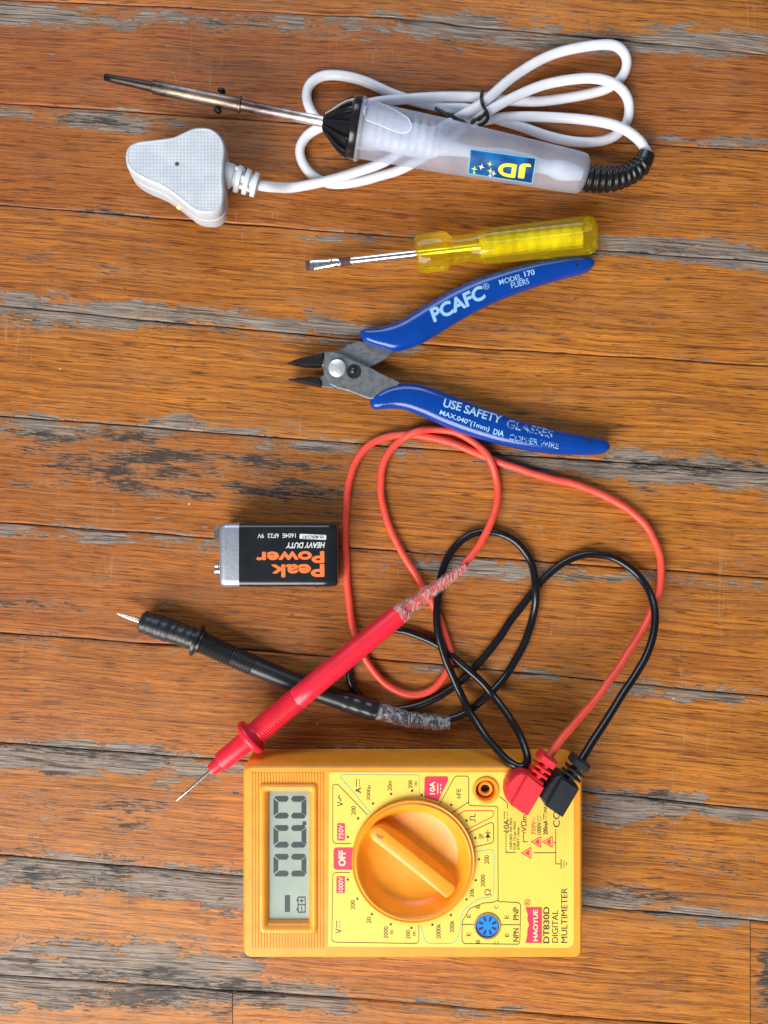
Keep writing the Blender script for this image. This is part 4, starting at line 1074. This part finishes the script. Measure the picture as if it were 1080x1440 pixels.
rings(ms, R); make('glue_blob', ms.data(), plastic('dried_yellow_glue', (.70, .60, .32), .6), plug, 60)
ms = MS(); g0 = W(312, 244, 60); g1 = W(364, 262, 50)
prof = [(0, 17), (.26, 16.5), (.30, 15)]
for k in range(3): prof += [(.32 + k * .22, 11.5), (.37 + k * .22, 11.5), (.385 + k * .22, 17.5 - k * .8), (.40 + k * .22, 18 - k * .8), (.50 + k * .22, 17.6 - k * .8), (.515 + k * .22, 16 - k * .8)]
prof = [p for p in prof if p[0] <= 1.0] + [(.98, 11)]
ms = MS(); lathe(ms, g0, g1, prof, 32); lathe(ms, g0.lerp(g1, .25), g0.lerp(g1, .9), [(0, 10.5), (1, 10.5)], 20)
for sg in (-1, 0, 1):
    an = sg * .9
    d0 = (g1 - g0).normalized(); u_ = d0.cross(Vector((0, 0, 1))).normalized(); v_ = d0.cross(u_); rad = -v_ * math.cos(an) + u_ * math.sin(an)
    if rad.z < 0: rad = rad - Vector((0, 0, 2 * rad.z))
    tube(ms, [g0.lerp(g1, .3 + .22 * (sg + 1) / 2) + rad * 13, g0.lerp(g1, .55 + .22 * (sg + 1) / 2) + rad * 13], 3.4, 10)
make('cable_grip', ms.data(), plastic('white_grip_vinyl', (.66, .69, .73), .42, .03, .05, .2, sss=.05), plug, 45)

# ================================================================== TWIST TIE
tt_ = start('twist_tie', 'black twist tie knotted round the white cable coil', 'twist tie', (672, 160))
M_TIE = plastic('black_tie_plastic', (.015, .014, .014), .35, .1, .2, .4)
ms = MS()
tube(ms, catmull([W(*p) for p in ((679,127,8),(678,130,26),(677,138,37),(679,148,40),(684,157,38),(686,166,36),(681,173,34),(672,177,33))], 2), 2.6, 10, flat=.7)
make('loop', ms.data(), M_TIE, tt_, 60)
ms = MS(); TA = catmull([W(*p) for p in ((612,152,36),(625,159,40),(640,166,42),(652,172,42),(660,177,42),(666,170,43),(675,166,42),(682,160,41),(684,155,40))], 1.5)
for ph in (0, math.pi):
    n = len(TA); tube(ms, [p + Vector((0, math.cos(i * .5 + ph) * 1.5, math.sin(i * .5 + ph) * 1.5)) if i > 12 else p + Vector((0, (1 if ph else -1) * .8, 0)) for i, p in enumerate(TA)], 1.9, 8)
make('twisted_ends', ms.data(), M_TIE, tt_, 60)

# ================================================================== LIGHT, CAMERA
def area(name, loc, target, size, power, col):
    l = bpy.data.lights.new(name, 'AREA'); l.shape = 'RECTANGLE'; l.size = size[0]; l.size_y = size[1]; l.energy = power; l.color = col
    o = bpy.data.objects.new(name, l); COL.objects.link(o); o.location = loc
    o.rotation_euler = (Vector(target) - Vector(loc)).to_track_quat('-Z', 'Y').to_euler()
    return o
area('window_light', (-.62, -1.15, .98), (0, -.02, 0), (1.35, 1.0), 44, (1.0, .97, .92))
area('sky_light', (-.35, 1.9, 1.35), (0, 0, 0), (1.9, .9), 25, (.70, .84, 1.0))
wd = bpy.data.worlds.new('World'); sc.world = wd; wd.use_nodes = True
bg = wd.node_tree.nodes['Background']; bg.inputs[0].default_value = (.80, .88, 1.0, 1); bg.inputs[1].default_value = .13

cam = bpy.data.cameras.new('camera'); co = bpy.data.objects.new('camera', cam); COL.objects.link(co)
co.location = (0, 0, D * S); co.rotation_euler = (0, 0, 0)
cam.sensor_fit = 'VERTICAL'; cam.sensor_height = 36; cam.lens = 36 * D / 1440
cam.clip_start = .01; cam.clip_end = 50
sc.camera = co
sc.render.resolution_x = 768; sc.render.resolution_y = 1024
sc.render.engine = 'CYCLES'
sc.view_settings.view_transform = 'Standard'; sc.view_settings.look = 'None'; sc.view_settings.exposure = .26; sc.view_settings.gamma = 1
sc.cycles.max_bounces = 10; sc.cycles.transparent_max_bounces = 16
